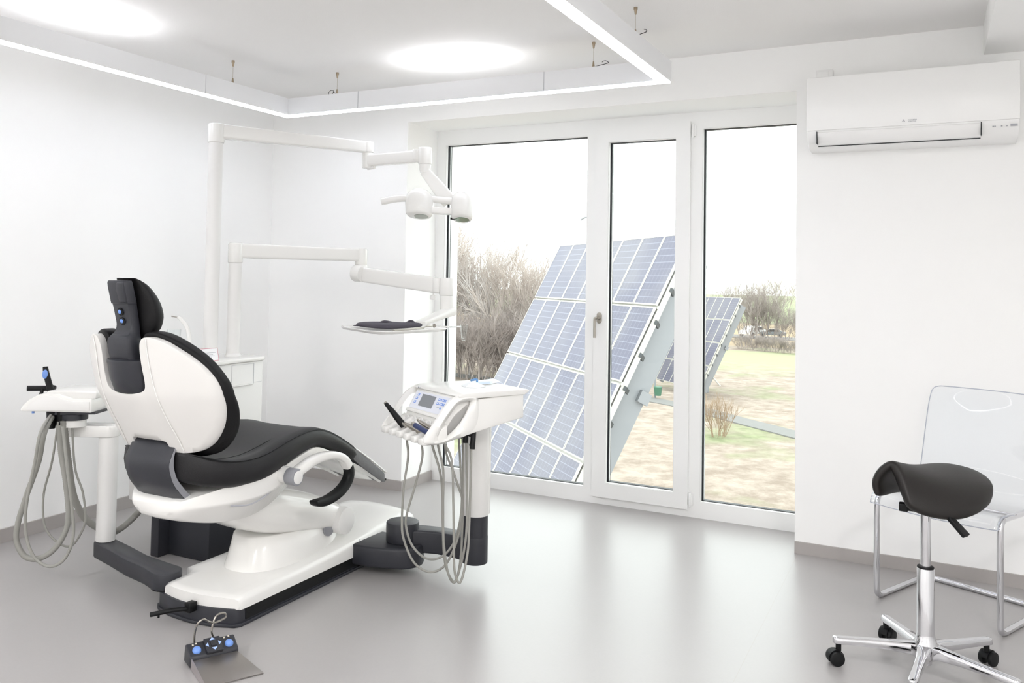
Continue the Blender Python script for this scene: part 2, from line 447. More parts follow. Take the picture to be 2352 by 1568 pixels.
# ------------------------------------------------------------------ air conditioner
ac = thing('air_conditioner', 'white wall-mounted air conditioner above the clear chair', 'air conditioner', (-.107, YW, 2.04))
AX0, AX1, AY = -.555, .342, YW-.215
prof = [(YW, 2.385), (AY+.03, 2.388), (AY+.012, 2.38), (AY+.010, 2.12), (AY+.03, 2.075), (AY+.075, 2.045), (YW-.02, 2.04), (YW, 2.05)]
m = MB(); m.prism(prof, 'x', AX0+.003, AX1-.003); m.build('casing', M_acw, ac, bevel=.005)
m = MB(); m.prism([(AY+.009, 2.391), (AY, 2.388), (AY-.002, 2.26), (AY+.001, 2.126), (AY+.009, 2.126)], 'x', AX0, AX1); fp = m.build('front_panel', M_acw, ac, bevel=.003)
m = MB(); m.prism([(AY+.008, 2.119), (AY+.004, 2.112), (AY+.019, 2.071), (AY+.045, 2.056), (AY+.05, 2.064), (AY+.03, 2.08)], 'x', -.506, .19); m.build('louver', M_acw, ac, bevel=.0015)
m = MB(); m.box((-.5095, AY+.002, 2.062), (-.5065, AY+.04, 2.121)); m.box((.1905, AY+.002, 2.062), (.1935, AY+.04, 2.121)); m.box((-.506, AY+.050, 2.052), (.19, AY+.056, 2.056)); m.build('air_gap', M_seal, ac, flat=True)
for x, w_ in ((.235, .006), (.242, .006), (.268, .006), (.288, .006), (.305, .027)):
    m = MB(); m.box((x, AY+.006, 2.095), (x+w_, AY+.0095, 2.100 if w_ < .01 else 2.105)); m.build('indicator', M_ink, ac, flat=True)
m = MB(); cx, cz, s_ = -.125, 2.147, .0075
for k in range(3):
    a = R(90+120*k); ux, uz = math.cos(a), math.sin(a); px, pz = -uz, ux
    c_ = [(cx, cz), (cx+s_*.5*ux+s_*.3*px, cz+s_*.5*uz+s_*.3*pz), (cx+s_*ux, cz+s_*uz), (cx+s_*.5*ux-s_*.3*px, cz+s_*.5*uz-s_*.3*pz)]
    m.prism(c_, 'y', AY-.0035, AY-.0018)
m.build('logo', M_ink, fp, flat=True)
text_mesh('brand_text', 'MITSUBISHI\nELECTRIC', .0075, M_ink, fp, frame((-.088, AY-.0022, 2.146), (1,0,0), (0,0,1), (0,-1,0)))
sw = MB(); sw.box((-.535, YW-.010, 2.40), (-.455, YW, 2.472)); sp = tag(sw.build('switch_plate', M_acw, None, bevel=.003), 'small square white switch plate showing just above the air conditioner', 'switch plate')
MB().box((-.526, YW-.013, 2.41), (-.474, YW-.0095, 2.463)).build('rocker', M_acw, sp, bevel=.002)
# ================================================================== dental chair
XC = -2.615
dc = thing('dental_chair', 'black and white patient chair seen from behind, on a long white floor base', 'dental chair', (XC, 3.0, 0))
# ---- base plinth
def base_outline(g=0.):
    hw = .224-g
    return [(XC-hw, 2.560+g), (XC-hw+.03, 2.535+g), (XC-.10, 2.508+g), (XC+.02, 2.50+g), (XC+.12, 2.515+g), (XC+hw-.015, 2.550+g), (XC+hw, 2.575+g), (XC+hw, 3.84-g), (XC+hw-.05, 3.86-g), (XC-hw+.05, 3.86-g), (XC-hw, 3.84-g)]
m = MB(); m.prism(base_outline(.0), 'z', .0, .014); m.prism(base_outline(.006), 'z', .0, .071)
m.build('plinth', M_dark, dc, bevel=.004)
m = MB(); m.box((XC+.2185, 2.60, .022), (XC+.2225, 3.80, .066)); m.build('side_recess', M_black, dc, flat=True)
# ---- white cover: loft along y with a rising top
hw = .226
cov = smooth_tab([(2.512, .116, .120), (2.60, .119, .123), (2.80, .122, .130), (3.00, .124, .140), (3.20, .131, .155), (3.33, .137, .165), (3.55, .147, .172), (3.80, .158, .178)], 4)
def cover_ring(y, ze, zc, hwid, zb):
    P = []
    r = .022
    side = [(-hwid, zb), (-hwid, ze-r), (-hwid+r*.3, ze-r*.3), (-hwid+r, ze)]
    cutw = .062 if y < 2.64 else max(0, .062*(1-(y-2.64)/.05))
    for s_, z in side: P.append((XC+s_+cutw, y, z))
    for t in (-.75, -.5, -.25, 0, .25, .5, .75):
        k = 1-abs(t)**2.2
        P.append((XC+max(t*hwid, -hwid+cutw+r*1.1+.002*(t+.75)), y, ze + (zc-ze)*k))
    for s_, z in reversed(side): P.append((XC-s_, y, z))
    return P
rs = []
def endy(t): return 0
rs.append([(x, 2.512+.055*((x-XC)/hw)**2 + .004, .068+(z-.068)*.0) for x, y, z in cover_ring(2.51, .10, .11, hw-.008, .068)])
for i, (y, ze, zc) in enumerate(cov):
    bow = .055 if i == 0 else (.05 if i < 3 else .03*max(0, 1-(y-2.6)/.5))
    h_ = hw if i else hw-.004
    rs.append([(x, y+bow*((x-XC)/hw)**2, z) for x, _, z in cover_ring(y, ze-(.006 if i == 0 else 0), zc-(.006 if i == 0 else 0), h_, .068)])
rs.append(cover_ring(3.835, .145, .165, hw-.01, .068)); rs.append(cover_ring(3.85, .10, .11, hw-.02, .068))
m = MB(); m.rings(rs); cov_o = m.build('base_cover', M_white, dc, sharp=50)
m = MB(); m.box((XC+hw-.001, 3.345, .07), (XC+hw+.0006, 3.3475, .14)); m.build('seam', M_ink, dc, flat=True)
# ---- front foot lever
m = MB(); m.box((XC+.02, 2.474, .052), (XC+.05, 2.512, .088)); m.tube([(XC+.035, 2.485, .066), (XC-.0, 2.425, .070), (XC-.055, 2.375, .060)], .0095, n=8, smooth=3); m.cyl((XC-.035, 2.398, .068), (XC-.035, 2.398, .045), .005, n=8)
m.build('foot_lever', M_black, dc, bevel=.003)
# ---- housing on the base: rising skirt
def sup_ring(cx, cy, rx, ry, z, n=28, e=2.4):
    out = []
    for i in range(n):
        a = 2*PI*i/n; c, s_ = math.cos(a), math.sin(a)
        out.append((cx+rx*math.copysign(abs(c)**(2/e), c), cy+ry*math.copysign(abs(s_)**(2/e), s_), z))
    return out
m = MB(); m.rings([sup_ring(XC+.01, 3.06, .165, .315, .115), sup_ring(XC+.01, 3.065, .155, .300, .165), sup_ring(XC+.005, 3.07, .148, .285, .205), sup_ring(XC, 3.075, .142, .27, .25), sup_ring(XC, 3.075, .135, .26, .256)])
m.build('lift_housing', M_white, dc)
# ---- lift arm: swept rounded box from the pivot up under the seat
def sweep(tab, n=20, e=3.2, xc=XC):
    rs = []
    for i, (y, z, hw_, ht) in enumerate(tab):
        y0, z0 = tab[max(i-1, 0)][:2]; y1, z1 = tab[min(i+1, len(tab)-1)][:2]
        L = math.hypot(y1-y0, z1-z0); ny, nz = -(z1-z0)/L, (y1-y0)/L
        r = []
        for k in range(n):
            a = 2*PI*k/n; c, s_ = math.cos(a), math.sin(a)
            u = hw_*math.copysign(abs(c)**(2/e), c); v = ht*math.copysign(abs(s_)**(2/e), s_)
            r.append((xc+u, y+ny*v, z+nz*v))
        rs.append(r)
    return rs
m = MB(); m.rings(sweep(smooth_tab([(3.305, .235, .172, .058), (3.24, .262, .176, .072), (3.10, .305, .178, .088), (2.95, .345, .178, .098), (2.82, .385, .176, .10), (2.72, .43, .172, .09), (2.66, .47, .165, .07)], 4), n=28))
m.build('lift_arm', M_white, dc)
m = MB(); m.cyl((XC-.198, 3.275, .238), (XC+.203, 3.275, .238), .062, n=36, bev=.005); m.build('pivot_cap', M_whitem, dc)
m = MB(); m.cyl((XC+.150, 3.20, .215), (XC+.160, 3.20, .215), .034, n=24); m.build('pivot_slot', M_greyring, dc)
# ---- seat shell
tab = smooth_tab([(2.325, .105, .505, .470), (2.345, .135, .525, .448), (2.41, .185, .545, .428), (2.52, .232, .565, .405), (2.64, .246, .570, .400), (2.76, .246, .585, .425), (2.88, .240, .610, .480), (3.0, .228, .625, .535), (3.12, .205, .590, .545), (3.25, .180, .535, .505), (3.40, .160, .470, .445), (3.55, .148, .395, .380), (3.64, .140, .345, .340)], 4)
rs = []
for y, w_, zt, zb in tab:
    zm = zt-(zt-zb)*.45
    P = []
    for s_, z in ((-w_, zt), (-w_-.004, zm+.01), (-w_-.002, zm), (-w_*.93, zm-.012), (-w_*.80, zb+.012), (-w_*.62, zb), (0, zb-.004), (w_*.62, zb), (w_*.80, zb+.012), (w_*.93, zm-.012), (w_+.002, zm), (w_+.004, zm+.01), (w_, zt), (w_*.6, zt), (0, zt), (-w_*.6, zt)):
        P.append((XC+s_, y, z))
    rs.append(P)
m = MB(); m.rings(rs); shl = m.build('seat_shell', M_white, dc, sharp=60)
wt = [(t[0], t[1]) for t in tab]
m = MB(); m.tube([(XC+interp(wt, y)[0]-.001, y, z) for y, z in ((2.50, .485), (2.588, .474), (2.683, .495), (2.75, .530), (2.82, .570))], .0030, n=8, smooth=4); m.build('shell_crease', M_ink, shl)
# ---- seat cushion
tab = smooth_tab([(2.315, .085, .700, .640), (2.325, .150, .706, .612), (2.35, .195, .700, .592), (2.395, .232, .684, .576), (2.46, .256, .668, .562), (2.55, .266, .659, .553), (2.66, .265, .665, .552), (2.78, .258, .690, .575), (2.90, .246, .706, .606), (3.02, .232, .704, .618), (3.14, .216, .668, .592), (3.26, .201, .612, .545), (3.345, .190, .565, .500), (3.36, .180, .552, .508)], 4)
rs = []; pip = [[], []]
for i, (y, w_, zt, zb) in enumerate(tab):
    zb2 = zb
    dish = .020*math.exp(-((y-2.55)/.22)**2) + .004
    P = []
    for s_, z in ((-w_*.88, zb2), (-w_*.97, zb2+.018), (-w_-.004, (zt+zb2)/2), (-w_*.985, zt-.012), (-w_*.95, zt), (-w_*.80, zt+.004-dish*.15), (-w_*.5, zt-dish*.6), (0, zt-dish), (w_*.5, zt-dish*.6), (w_*.80, zt+.004-dish*.15), (w_*.95, zt), (w_*.985, zt-.012), (w_+.004, (zt+zb2)/2), (w_*.97, zb2+.018), (w_*.88, zb2), (0, zb2)):
        P.append((XC+s_, y, z))
    rs.append(P)
    pip[0].append((XC+w_*.978, y, zt-.004)); pip[1].append((XC-w_*.978, y, zt-.004))
m = MB(); m.rings(rs); sc_ = m.build('seat_cushion', M_leather2, dc, sharp=70)
for p in pip:
    m = MB(); m.tube(p[6::2], .0018, n=6, smooth=2); m.build('piping', M_black, sc_)
for sgn in (-1, 1):
    m = MB(); m.tube([(XC+sgn*.10, 2.35, .694), (XC+sgn*.155, 2.43, .668), (XC+sgn*.165, 2.6, .655), (XC+sgn*.165, 2.8, .690), (XC+sgn*.155, 3.0, .704), (XC+sgn*.14, 3.2, .642)], .0015, n=5, smooth=4)
    m.build('stitching', M_black, sc_)
# ---- foot rest
rs = []
for y, w_, zt, zb in smooth_tab([(3.352, .176, .560, .504), (3.40, .172, .538, .474), (3.52, .162, .466, .404), (3.64, .150, .394, .340), (3.668, .142, .376, .332)], 3):
    rs.append([(XC+s_, y, z) for s_, z in ((-w_, zb), (-w_, zt-.008), (-w_*.94, zt), (0, zt-.004), (w_*.94, zt), (w_, zt-.008), (w_, zb), (0, zb))])
m = MB(); m.rings(rs); fr_ = m.build('foot_rest', M_foot, dc, sharp=60)
m = MB(); m.tube([(XC+.168, 3.35, .566), (XC+.156, 3.50, .483), (XC+.144, 3.655, .391), (XC+.12, 3.672, .382), (XC-.12, 3.672, .382), (XC-.144, 3.655, .391), (XC-.156, 3.50, .483), (XC-.168, 3.35, .566)], .0045, n=8, smooth=4)
m.build('edge_trim', M_white, fr_)
m = MB(); m.box((XC-.12, 3.655, .335), (XC+.14, 3.685, .345)); m.build('end_stop', M_black, fr_)
# ---- backrest
YCT = [(.60, 2.37), (.68, 2.325), (.75, 2.288), (.84, 2.232), (.93, 2.182), (1.02, 2.158), (1.10, 2.142), (1.16, 2.128), (1.3, 2.10)]
def yc(z): return interp(YCT, z)[0]
KB = 1.2
half = [(0, .932), (.05, .936), (.092, .950), (.102, .985), (.100, 1.05), (.101, 1.10), (.110, 1.130), (.130, 1.144), (.155, 1.143), (.190, 1.129), (.225, 1.104), (.258, 1.077), (.288, 1.045), (.311, 1.008), (.325, .965), (.329, .920), (.321, .872), (.303, .825), (.277, .783), (.245, .746), (.205, .718), (.165, .708), (.105, .706), (.094, .720), (.087, .747), (.04, .752), (0, .752)]
outl = half + [(-s_, z) for s_, z in reversed(half[1:-1])]
outl = [(p.x, p.y) for p in spline([(a, b_, 0) for a, b_ in outl], 3, True)]
def bmap(s_, z, off): return (XC+s_, yc(z)+KB*s_*s_+off, z)
def crease(s_, z):
    # a soft ridge running from each shoulder down towards the hip
    d = abs(s_) - (.138+.015*(1.13-z)/.43)
    return -.006*math.exp(-(d/.03)**2)
def inset(s_, z): 
    k = 0
    return k
m = MB(); sheet(m, outl, lambda s_, z: bmap(s_, z, -.002+crease(s_, z)+.006*(abs(s_)/.31)**6), lambda s_, z: bmap(s_, z, .030), .02)
m.build('backrest_shell', M_back, dc, bevel=.006, seg=3, sharp=60)
for sg in (-1, 1):
    m = MB(); m.tube([Vector(bmap(sg*a, z, -.0045+crease(sg*a, z))) for a, z in ((.138, 1.140), (.136, 1.09), (.138, 1.03), (.141, .97), (.144, .90), (.148, .82), (.151, .76), (.153, .712))], .0022, n=6, smooth=4)
    m.build('shell_ridge', M_white, dc)
half2 = [(0, .90), (.05, .90), (.088, .93), (.090, 1.02), (.084, 1.08), (.084, 1.125), (.098, 1.153), (.125, 1.163), (.160, 1.158), (.20, 1.140), (.245, 1.108), (.285, 1.068), (.315, 1.02), (.333, .97), (.338, .91), (.330, .855), (.310, .80), (.280, .755), (.245, .718), (.205, .694), (.15, .685), (0, .685)]
outl2 = half2 + [(-s_, z) for s_, z in reversed(half2[1:-1])]
outl2 = [(p.x, p.y) for p in spline([(a, b_, 0) for a, b_ in outl2], 3, True)]
m = MB(); sheet(m, outl2, lambda s_, z: bmap(s_, z, .027), lambda s_, z: bmap(s_, z, .082+.012*math.cos(s_*6)), .022)
m.build('back_cushion', M_leather, dc, bevel=.012, seg=4, sharp=60)
# ---- hip bracket: thick curved plate joining the back to the seat
pl = smooth_tab([(.80, 2.338), (.765, 2.330), (.735, 2.308), (.70, 2.288), (.66, 2.274), (.60, 2.292), (.555, 2.325), (.515, 2.365), (.485, 2.42), (.462, 2.47)], 4)
rs = []
for i, (z, y) in enumerate(pl):
    z0, y0 = pl[max(i-1, 0)]; z1, y1 = pl[min(i+1, len(pl)-1)]
    L = math.hypot(z1-z0, y1-y0); ny, nz = -(z1-z0)/L*-1, (y1-y0)/L*-1
    ny, nz = abs(z1-z0)/L, abs(y1-y0)/L
    w_ = .112+.02*i/len(pl); th = .032
    rs.append([(XC-w_, y+.016, z+.0), (XC-w_*.9, y+.006, z), (XC-w_*.6, y-.002, z), (XC+w_*.6, y-.002, z), (XC+w_, y+.010, z), (XC+w_, y+ny*th, z+nz*th), (XC-w_, y+ny*th, z+nz*th)])
m = MB(); m.rings(rs); br = m.build('back_bracket', M_dark, dc, sharp=50)
m = MB(); m.rings([[(p[4][0]+.001, p[4][1]+.002, p[4][2]), (p[5][0]+.001, p[5][1], p[5][2]), (p[5][0]-.004, p[5][1]+.002, p[5][2]), (p[4][0]-.004, p[4][1]+.002, p[4][2])] for p in rs]); m.build('edge_strip', M_greyring, br)
# ---- head rest stem, receiver, pad
m = MB()
rs = []
for z, y, rx, ry in ((.928, 2.225, .070, .030), (.938, 2.212, .080, .044), (.99, 2.200, .088, .056), (1.035, 2.196, .091, .060), (1.046, 2.195, .095, .064), (1.056, 2.194, .094, .063), (1.060, 2.194, .086, .054)):
    rs.append([(XC+rx*math.cos(a)*1.0, y+ry*math.sin(a)*.95, z) for a in [2*PI*k/28 for k in range(28)]])
m.rings(rs); m.build('receiver', M_dark, dc, sharp=50)
st = smooth_tab([(1.03, 2.192, .058, .030), (1.07, 2.180, .059, .032), (1.105, 2.170, .058, .032), (1.135, 2.168, .054, .030), (1.158, 2.180, .046, .020), (1.185, 2.182, .045, .016), (1.22, 2.174, .046, .016), (1.26, 2.164, .047, .017), (1.262, 2.161, .050, .018), (1.30, 2.150, .050, .018), (1.335, 2.141, .049, .018), (1.345, 2.141, .047, .014)], 3)
rs = []
for z, y, w_, t_ in st:
    rs.append([(XC+s_*w_, y+q*t_, z) for s_, q in ((-1, -.4), (-.86, -1), (.86, -1), (1, -.4), (1, 1), (-1, 1))])
m = MB(); m.rings(rs); stem = m.build('head_rest_stem', M_dark, dc, sharp=50, bevel=.003)
m = MB()
for z in (1.232, 1.198):
    m.lathe([(0, 0), (.0125, 0), (.0145, .003), (.0145, .006), (.010, .0075), (0, .0075)], (XC-.003, 2.1565+(1.23-z)*.30, z), (0, -1, -.26), n=20)
m.build('button_rim', M_black, stem)
for z in (1.232, 1.198):
    m = MB(); m.lathe([(0, 0), (.0085, 0), (.0075, .004), (.004, .006), (0, .0065)], (XC-.003, 2.151+(1.23-z)*.30, z), (0, -1, -.26), n=18); m.build('blue_button', M_blue, stem)
m = MB(); m.prism([(2.148, 1.268), (2.124, 1.340), (2.118, 1.335), (2.120, 1.310), (2.136, 1.266)], 'x', XC+.008, XC+.044); m.build('release_lever', M_dark, stem, bevel=.003)
rs = []
for z, y, w_, t_ in smooth_tab([(1.128, 2.232, .035, .012), (1.14, 2.234, .066, .032), (1.17, 2.236, .090, .050), (1.21, 2.234, .100, .060), (1.25, 2.226, .098, .059), (1.29, 2.212, .088, .052), (1.325, 2.196, .072, .038), (1.345, 2.180, .058, .022), (1.354, 2.168, .048, .010)], 3):
    r = []
    for k in range(24):
        a = 2*PI*k/24; c, s_ = math.cos(a), math.sin(a)
        r.append((XC+w_*math.copysign(abs(c)**.8, c), y+(t_ if s_ > 0 else t_*.55)*math.copysign(abs(s_)**.8, s_), z))
    rs.append(r)
m = MB(); m.rings(rs); m.build('head_pad', M_leather, dc, sharp=70)
# ---- arm rest on the right side
AXR = -2.30
m = MB(); m.cyl((XC+.20, 2.765, .560), (AXR-.024, 2.765, .557), .034, n=28); m.build('arm_rest_mount', M_white, dc)
m = MB(); m.cyl((AXR-.026, 2.755, .557), (AXR+.022, 2.755, .557), .0345, n=32, bev=.002); ring = m.build('pivot_ring', M_greyring, dc)
m = MB(); m.cyl((AXR+.0215, 2.755, .557), (AXR+.0255, 2.755, .557), .0265, n=32, bev=.001); m.build('pivot_disc', M_whitem, dc)
def barm(pts, hw_, ht, n=16, e=3.5):
    pts = [p[:2]+(tuple(p[2:]) if len(p) > 2 else ()) for p in pts]
    T = smooth_tab([(p[0], p[1], p[2] if len(p) > 2 else ht) for p in pts], 5)
    return sweep([(a, b_, hw_, c_) for a, b_, c_ in T], n=n, e=e, xc=AXR)
m = MB(); m.rings(barm([(2.765, .570, .020), (2.82, .588, .020), (2.88, .603, .019), (2.95, .606, .018), (3.02, .598, .017), (3.08, .572, .018), (3.115, .535, .020)], .024, .018)); m.build('arm_rest', M_white, dc, sharp=60)
m = MB(); m.rings(barm([(3.112, .545, .018), (3.128, .510, .021), (3.120, .475, .022), (3.085, .445, .022), (3.03, .424, .021), (2.96, .414, .019), (2.90, .420, .014), (2.885, .428, .006)], .022, .02)); m.build('arm_rest_grip', M_black, dc, sharp=60)
# ================================================================== assistant unit (left of the chair)
au = thing('assistant_unit', 'white instrument table on a pole beside the left of the chair, grey hoses hanging', 'dental unit', (-3.37, 2.72, 0))
def bar2(pts, w_, rend=True, n=8):
    """flat plan outline of a bar following pts with half width w_ (scalar or list)"""
    P = [Vector(p) for p in pts]; L = []; Rr = []
    ws = w_ if isinstance(w_, (list, tuple)) else [w_]*len(P)
    for i, p in enumerate(P):
        t = (P[min(i+1, len(P)-1)]-P[max(i-1, 0)]).normalized(); nrm = Vector((-t.y, t.x))
        L.append(p+nrm*ws[i]); Rr.append(p-nrm*ws[i])
    out = [tuple(v) for v in L]
    if rend:
        t = (P[-1]-P[-2]).normalized(); nrm = Vector((-t.y, t.x))
        for k in range(1, n): a = PI*k/n; out.append(tuple(P[-1]+nrm*(ws[-1]*math.cos(a))+t*(ws[-1]*math.sin(a))))
    out += [tuple(v) for v in reversed(Rr)]
    if rend:
        t = (P[0]-P[1]).normalized(); nrm = Vector((-t.y, t.x))
        for k in range(1, n): a = PI*k/n; out.append(tuple(P[0]+nrm*(ws[0]*math.cos(a))+t*(ws[0]*math.sin(a))))
    return out
m = MB(); m.prism(bar2([(-2.825, 2.592), (-2.915, 2.612), (-3.05, 2.635), (-3.22, 2.685), (-3.37, 2.725)], [.062, .052, .048, .047, .047]), 'z', .073, .142)
m.build('floor_arm', M_dark, au, bevel=.006)
m = MB(); m.cyl((-2.825, 2.592, .0715), (-2.825, 2.592, .078), .060, n=36); m.build('arm_joint', M_black, au)
m = MB(); m.cyl((-3.37, 2.728, .144), (-3.37, 2.728, .62), .0425, n=40); m.build('pole', M_whitem, au)
m = MB(); m.prism(bar2([(-3.37, 2.728), (-3.45, 2.685), (-3.53, 2.64)], [.052, .046, .042]), 'z', .618, .672); m.build('swing_arm', M_white, au, bevel=.008)
m = MB(); m.cyl((-3.47, 2.62, .670), (-3.47, 2.62, .705), .052, n=36); m.build('swivel', M_white, au)
m = MB(); m.cyl((-3.47, 2.62, .702), (-3.47, 2.62, .728), .058, n=36); m.build('swivel_ring', M_dark, au)
# table body: side profile extruded across.  local frame: e along the visible long side (left to right), w going away from the photographer
AO = Vector((-3.632, 2.467, 0)); ae = Vector((.885, .466, 0)).normalized(); aw = Vector((-.40, .917, 0)).normalized()
def AT(e, w_, z): return AO + ae*e + aw*w_ + Vector((0, 0, z))
side = [(0, .742), (-.003, .752), (.008, .768), (.035, .795), (.075, .818), (.12, .826), (.17, .823), (.20, .812), (.235, .802), (.30, .802), (.318, .802), (.318, .74)]
def prism_at(m, poly, w0, w1, mi=None):
    n = len(poly); v = [AT(e, w0, z) for e, z in poly] + [AT(e, w1, z) for e, z in poly]
    f = [(i, (i+1) % n, n+(i+1) % n, n+i) for i in range(n)] + [tuple(range(n-1, -1, -1)), tuple(range(n, 2*n))]
    m.add(v, f, mi=mi)
m = MB(); prism_at(m, side, 0, .24); tb = m.build('table_body', M_white, au, bevel=.005)
m = MB(); prism_at(m, [(.022, .752), (.04, .776), (.085, .806), (.12, .813), (.165, .810), (.20, .797), (.24, .790), (.31, .790), (.31, .748), (.03, .748)], -.0045, .001); m.build('side_relief', M_whitem, tb, bevel=.004)
m = MB(); prism_at(m, [(.105, .822), (.112, .834), (.33, .837), (.335, .828), (.33, .800), (.235, .800), (.20, .810), (.16, .822)], .008, .235); m.build('table_lid', M_white, au, bevel=.006)
m = MB(); prism_at(m, [(.13, .726), (.13, .742), (.33, .742), (.33, .732)], .01, .23); m.build('underside', M_dark, au)
m = MB(); m.cyl(AT(.128, .02, .742), AT(.128, .02, .665), .022, .018, n=14); m.cyl(AT(.165, .03, .742), AT(.165, .03, .675), .022, .018, n=14); m.cyl(AT(.145, .06, .742), AT(.145, .06, .67), .02, .018, n=14); m.build('hose_clamp', M_black, au)
m = MB(); m.cyl(AT(.045, .02, .742), AT(.045, .02, .731), .006, n=12); m.build('blue_valve', M_blue, au)
def hose(name, parent, pts, r, corr=0., sm=8, m_=None):
    m = MB(); m.tube(pts, r, n=10, smooth=sm, corr=corr); return m.build(name, m_ or M_hose, parent, sharp=80)
L1 = [(-3.44, 2.454, 0.80), (-3.447, 2.458, 0.673), (-3.476, 2.453, 0.538), (-3.527, 2.436, 0.383), (-3.562, 2.427, 0.267), (-3.572, 2.429, 0.189), (-3.547, 2.449, 0.122), (-3.5, 2.479, 0.106), (-3.444, 2.512, 0.14), (-3.399, 2.536, 0.217), (-3.387, 2.544, 0.302), (-3.403, 2.534, 0.455), (-3.423, 2.523, 0.57), (-3.435, 2.517, 0.69)]
L2 = [(-3.416, 2.43, 0.80), (-3.423, 2.424, 0.682), (-3.444, 2.414, 0.549), (-3.478, 2.407, 0.378), (-3.489, 2.411, 0.263), (-3.476, 2.426, 0.168), (-3.443, 2.45, 0.11), (-3.397, 2.48, 0.091), (-3.35, 2.508, 0.128), (-3.323, 2.523, 0.222), (-3.332, 2.518, 0.354), (-3.352, 2.506, 0.505), (-3.40, 2.51, 0.69)]
L3 = [(-3.472, 2.54, 0.70), (-3.491, 2.53, 0.524), (-3.518, 2.515, 0.387), (-3.524, 2.521, 0.269), (-3.506, 2.537, 0.2), (-3.461, 2.567, 0.151), (-3.421, 2.592, 0.147), (-3.39, 2.611, 0.199), (-3.374, 2.621, 0.267), (-3.388, 2.613, 0.383), (-3.422, 2.594, 0.499), (-3.449, 2.588, 0.74)]
L4 = [(-3.471, 2.565, 0.70), (-3.475, 2.604, 0.491), (-3.489, 2.646, 0.343), (-3.488, 2.705, 0.233), (-3.469, 2.777, 0.166), (-3.457, 2.828, 0.138), (-3.445, 2.878, 0.15), (-3.431, 2.928, 0.185), (-3.419, 2.971, 0.225), (-3.40, 3.05, 0.30), (-3.37, 3.10, .38)]
def off(pts, d): return [(p[0]+d[0], p[1]+d[1], p[2]+d[2]) for p in pts]
hose('waste_hose', au, L4, .0155, .09, 34)
hose('thin_hose', au, L3, .0048)
# two suction tools and one syringe held by the table, each with its hose
st_ = thing('suction_handpiece', 'black suction handpiece lying across the front of the assistant table, on a ribbed hose', 'dental tool', AT(.02, .10, .80))
m = MB(); m.cyl(AT(-.005, .05, .838), AT(.085, .09, .835), .0125, .0125, n=16, bev=.002); m.cyl(AT(.055, .07, .835), AT(.052, .06, .80), .008, n=12); m.cyl(AT(.085, .09, .835), AT(.10, .09, .832), .016, n=16, bev=.002)
m.build('handle', M_black, st_)
hose('hose', st_, [tuple(AT(.10, .12, .745))]+L1[1:], .0125, .07, 30)
st2 = thing('air_water_syringe', 'upright black handpiece with a blue oval button at the assistant table', 'dental tool', AT(.07, .06, .81))
m = MB(); m.tube([AT(.108, .05, .815), AT(.098, .05, .85), AT(.086, .05, .89), AT(.078, .05, .922), AT(.076, .05, .938)], lambda t: .0155-.004*t, n=16, smooth=4); m.build('handle', M_black, st2)
m = MB(); p_ = AT(.0825, .036, .905); m.rings([[p_+ae*(.0115*f_*math.cos(a)) + Vector((-.2*.019*f_*math.sin(a)*0, 0, .021*f_*math.sin(a)))+(-aw)*o_ for a in [2*PI*k/20 for k in range(20)]] for f_, o_ in ((1, -.004), (.95, .002), (.7, .0045))]); m.build('button', M_blue, st2)
hose('hose', st2, [tuple(AT(.108, .09, .745))]+L2[1:], .0068)

# ================================================================== cuspidor cabinet
CX0, CX1, CY0, CY1, CZ = -3.60, -3.30, 3.02, 3.695, .918
cb = thing('water_unit', 'white dental water cabinet on a dark pedestal behind the chair', 'dental unit', ((CX0+CX1)/2, (CY0+CY1)/2, 0))
m = MB(); m.prism(rrect(CX1-CX0-.01, CY1-CY0-.01, .03, 4, (CX0+CX1)/2, (CY0+CY1)/2), 'z', .235, CZ-.022); m.build('cabinet', M_whitem, cb, bevel=.003)
m = MB(); m.prism(rrect(CX1-CX0+.02, CY1-CY0+.02, .05, 5, (CX0+CX1)/2, (CY0+CY1)/2), 'z', CZ-.02, CZ); m.build('top_plate', M_white, cb, bevel=.006)
m = MB(); m.prism([(2.985, 0), (3.70, 0), (3.70, .24), (2.985, .24)], 'x', -3.37, CX1-.015); m.prism([(3.05, .0), (3.75, .0), (3.75, .10), (3.55, .20), (3.30, .235), (3.05, .235)], 'x', CX1-.02, -3.05)
m.build('pedestal', M_dark, cb, bevel=.006)
m = MB(); m.box((CX1-.0055, 3.435, .775), (CX1-.003, 3.437, .885)); m.box((CX1-.0055, 3.600, .775), (CX1-.003, 3.602, .885)); m.box((CX1-.0055, 3.435, .885), (CX1-.003, 3.602, .8865)); m.box((CX1-.0055, 3.10, .783), (CX1-.003, 3.435, .7845)); m.box((CX1-.0055, 3.602, .7815), (CX1-.003, CY1-.03, .783)); m.build('panel_gap', mat('panel_shadow_gap', 'c4c5c8', .6), cb, flat=True)
m = MB(); m.box((CX1-.006, 3.445, .772), (CX1+.006, 3.592, .779)); m.build('drawer_pull', M_white, cb, bevel=.002)
m = MB(); m.box((CX1-.004, 3.30, CZ-.020), (CX1+.011, 3.40, CZ-.004)); m.build('lid_catch', M_white, cb, bevel=.002)
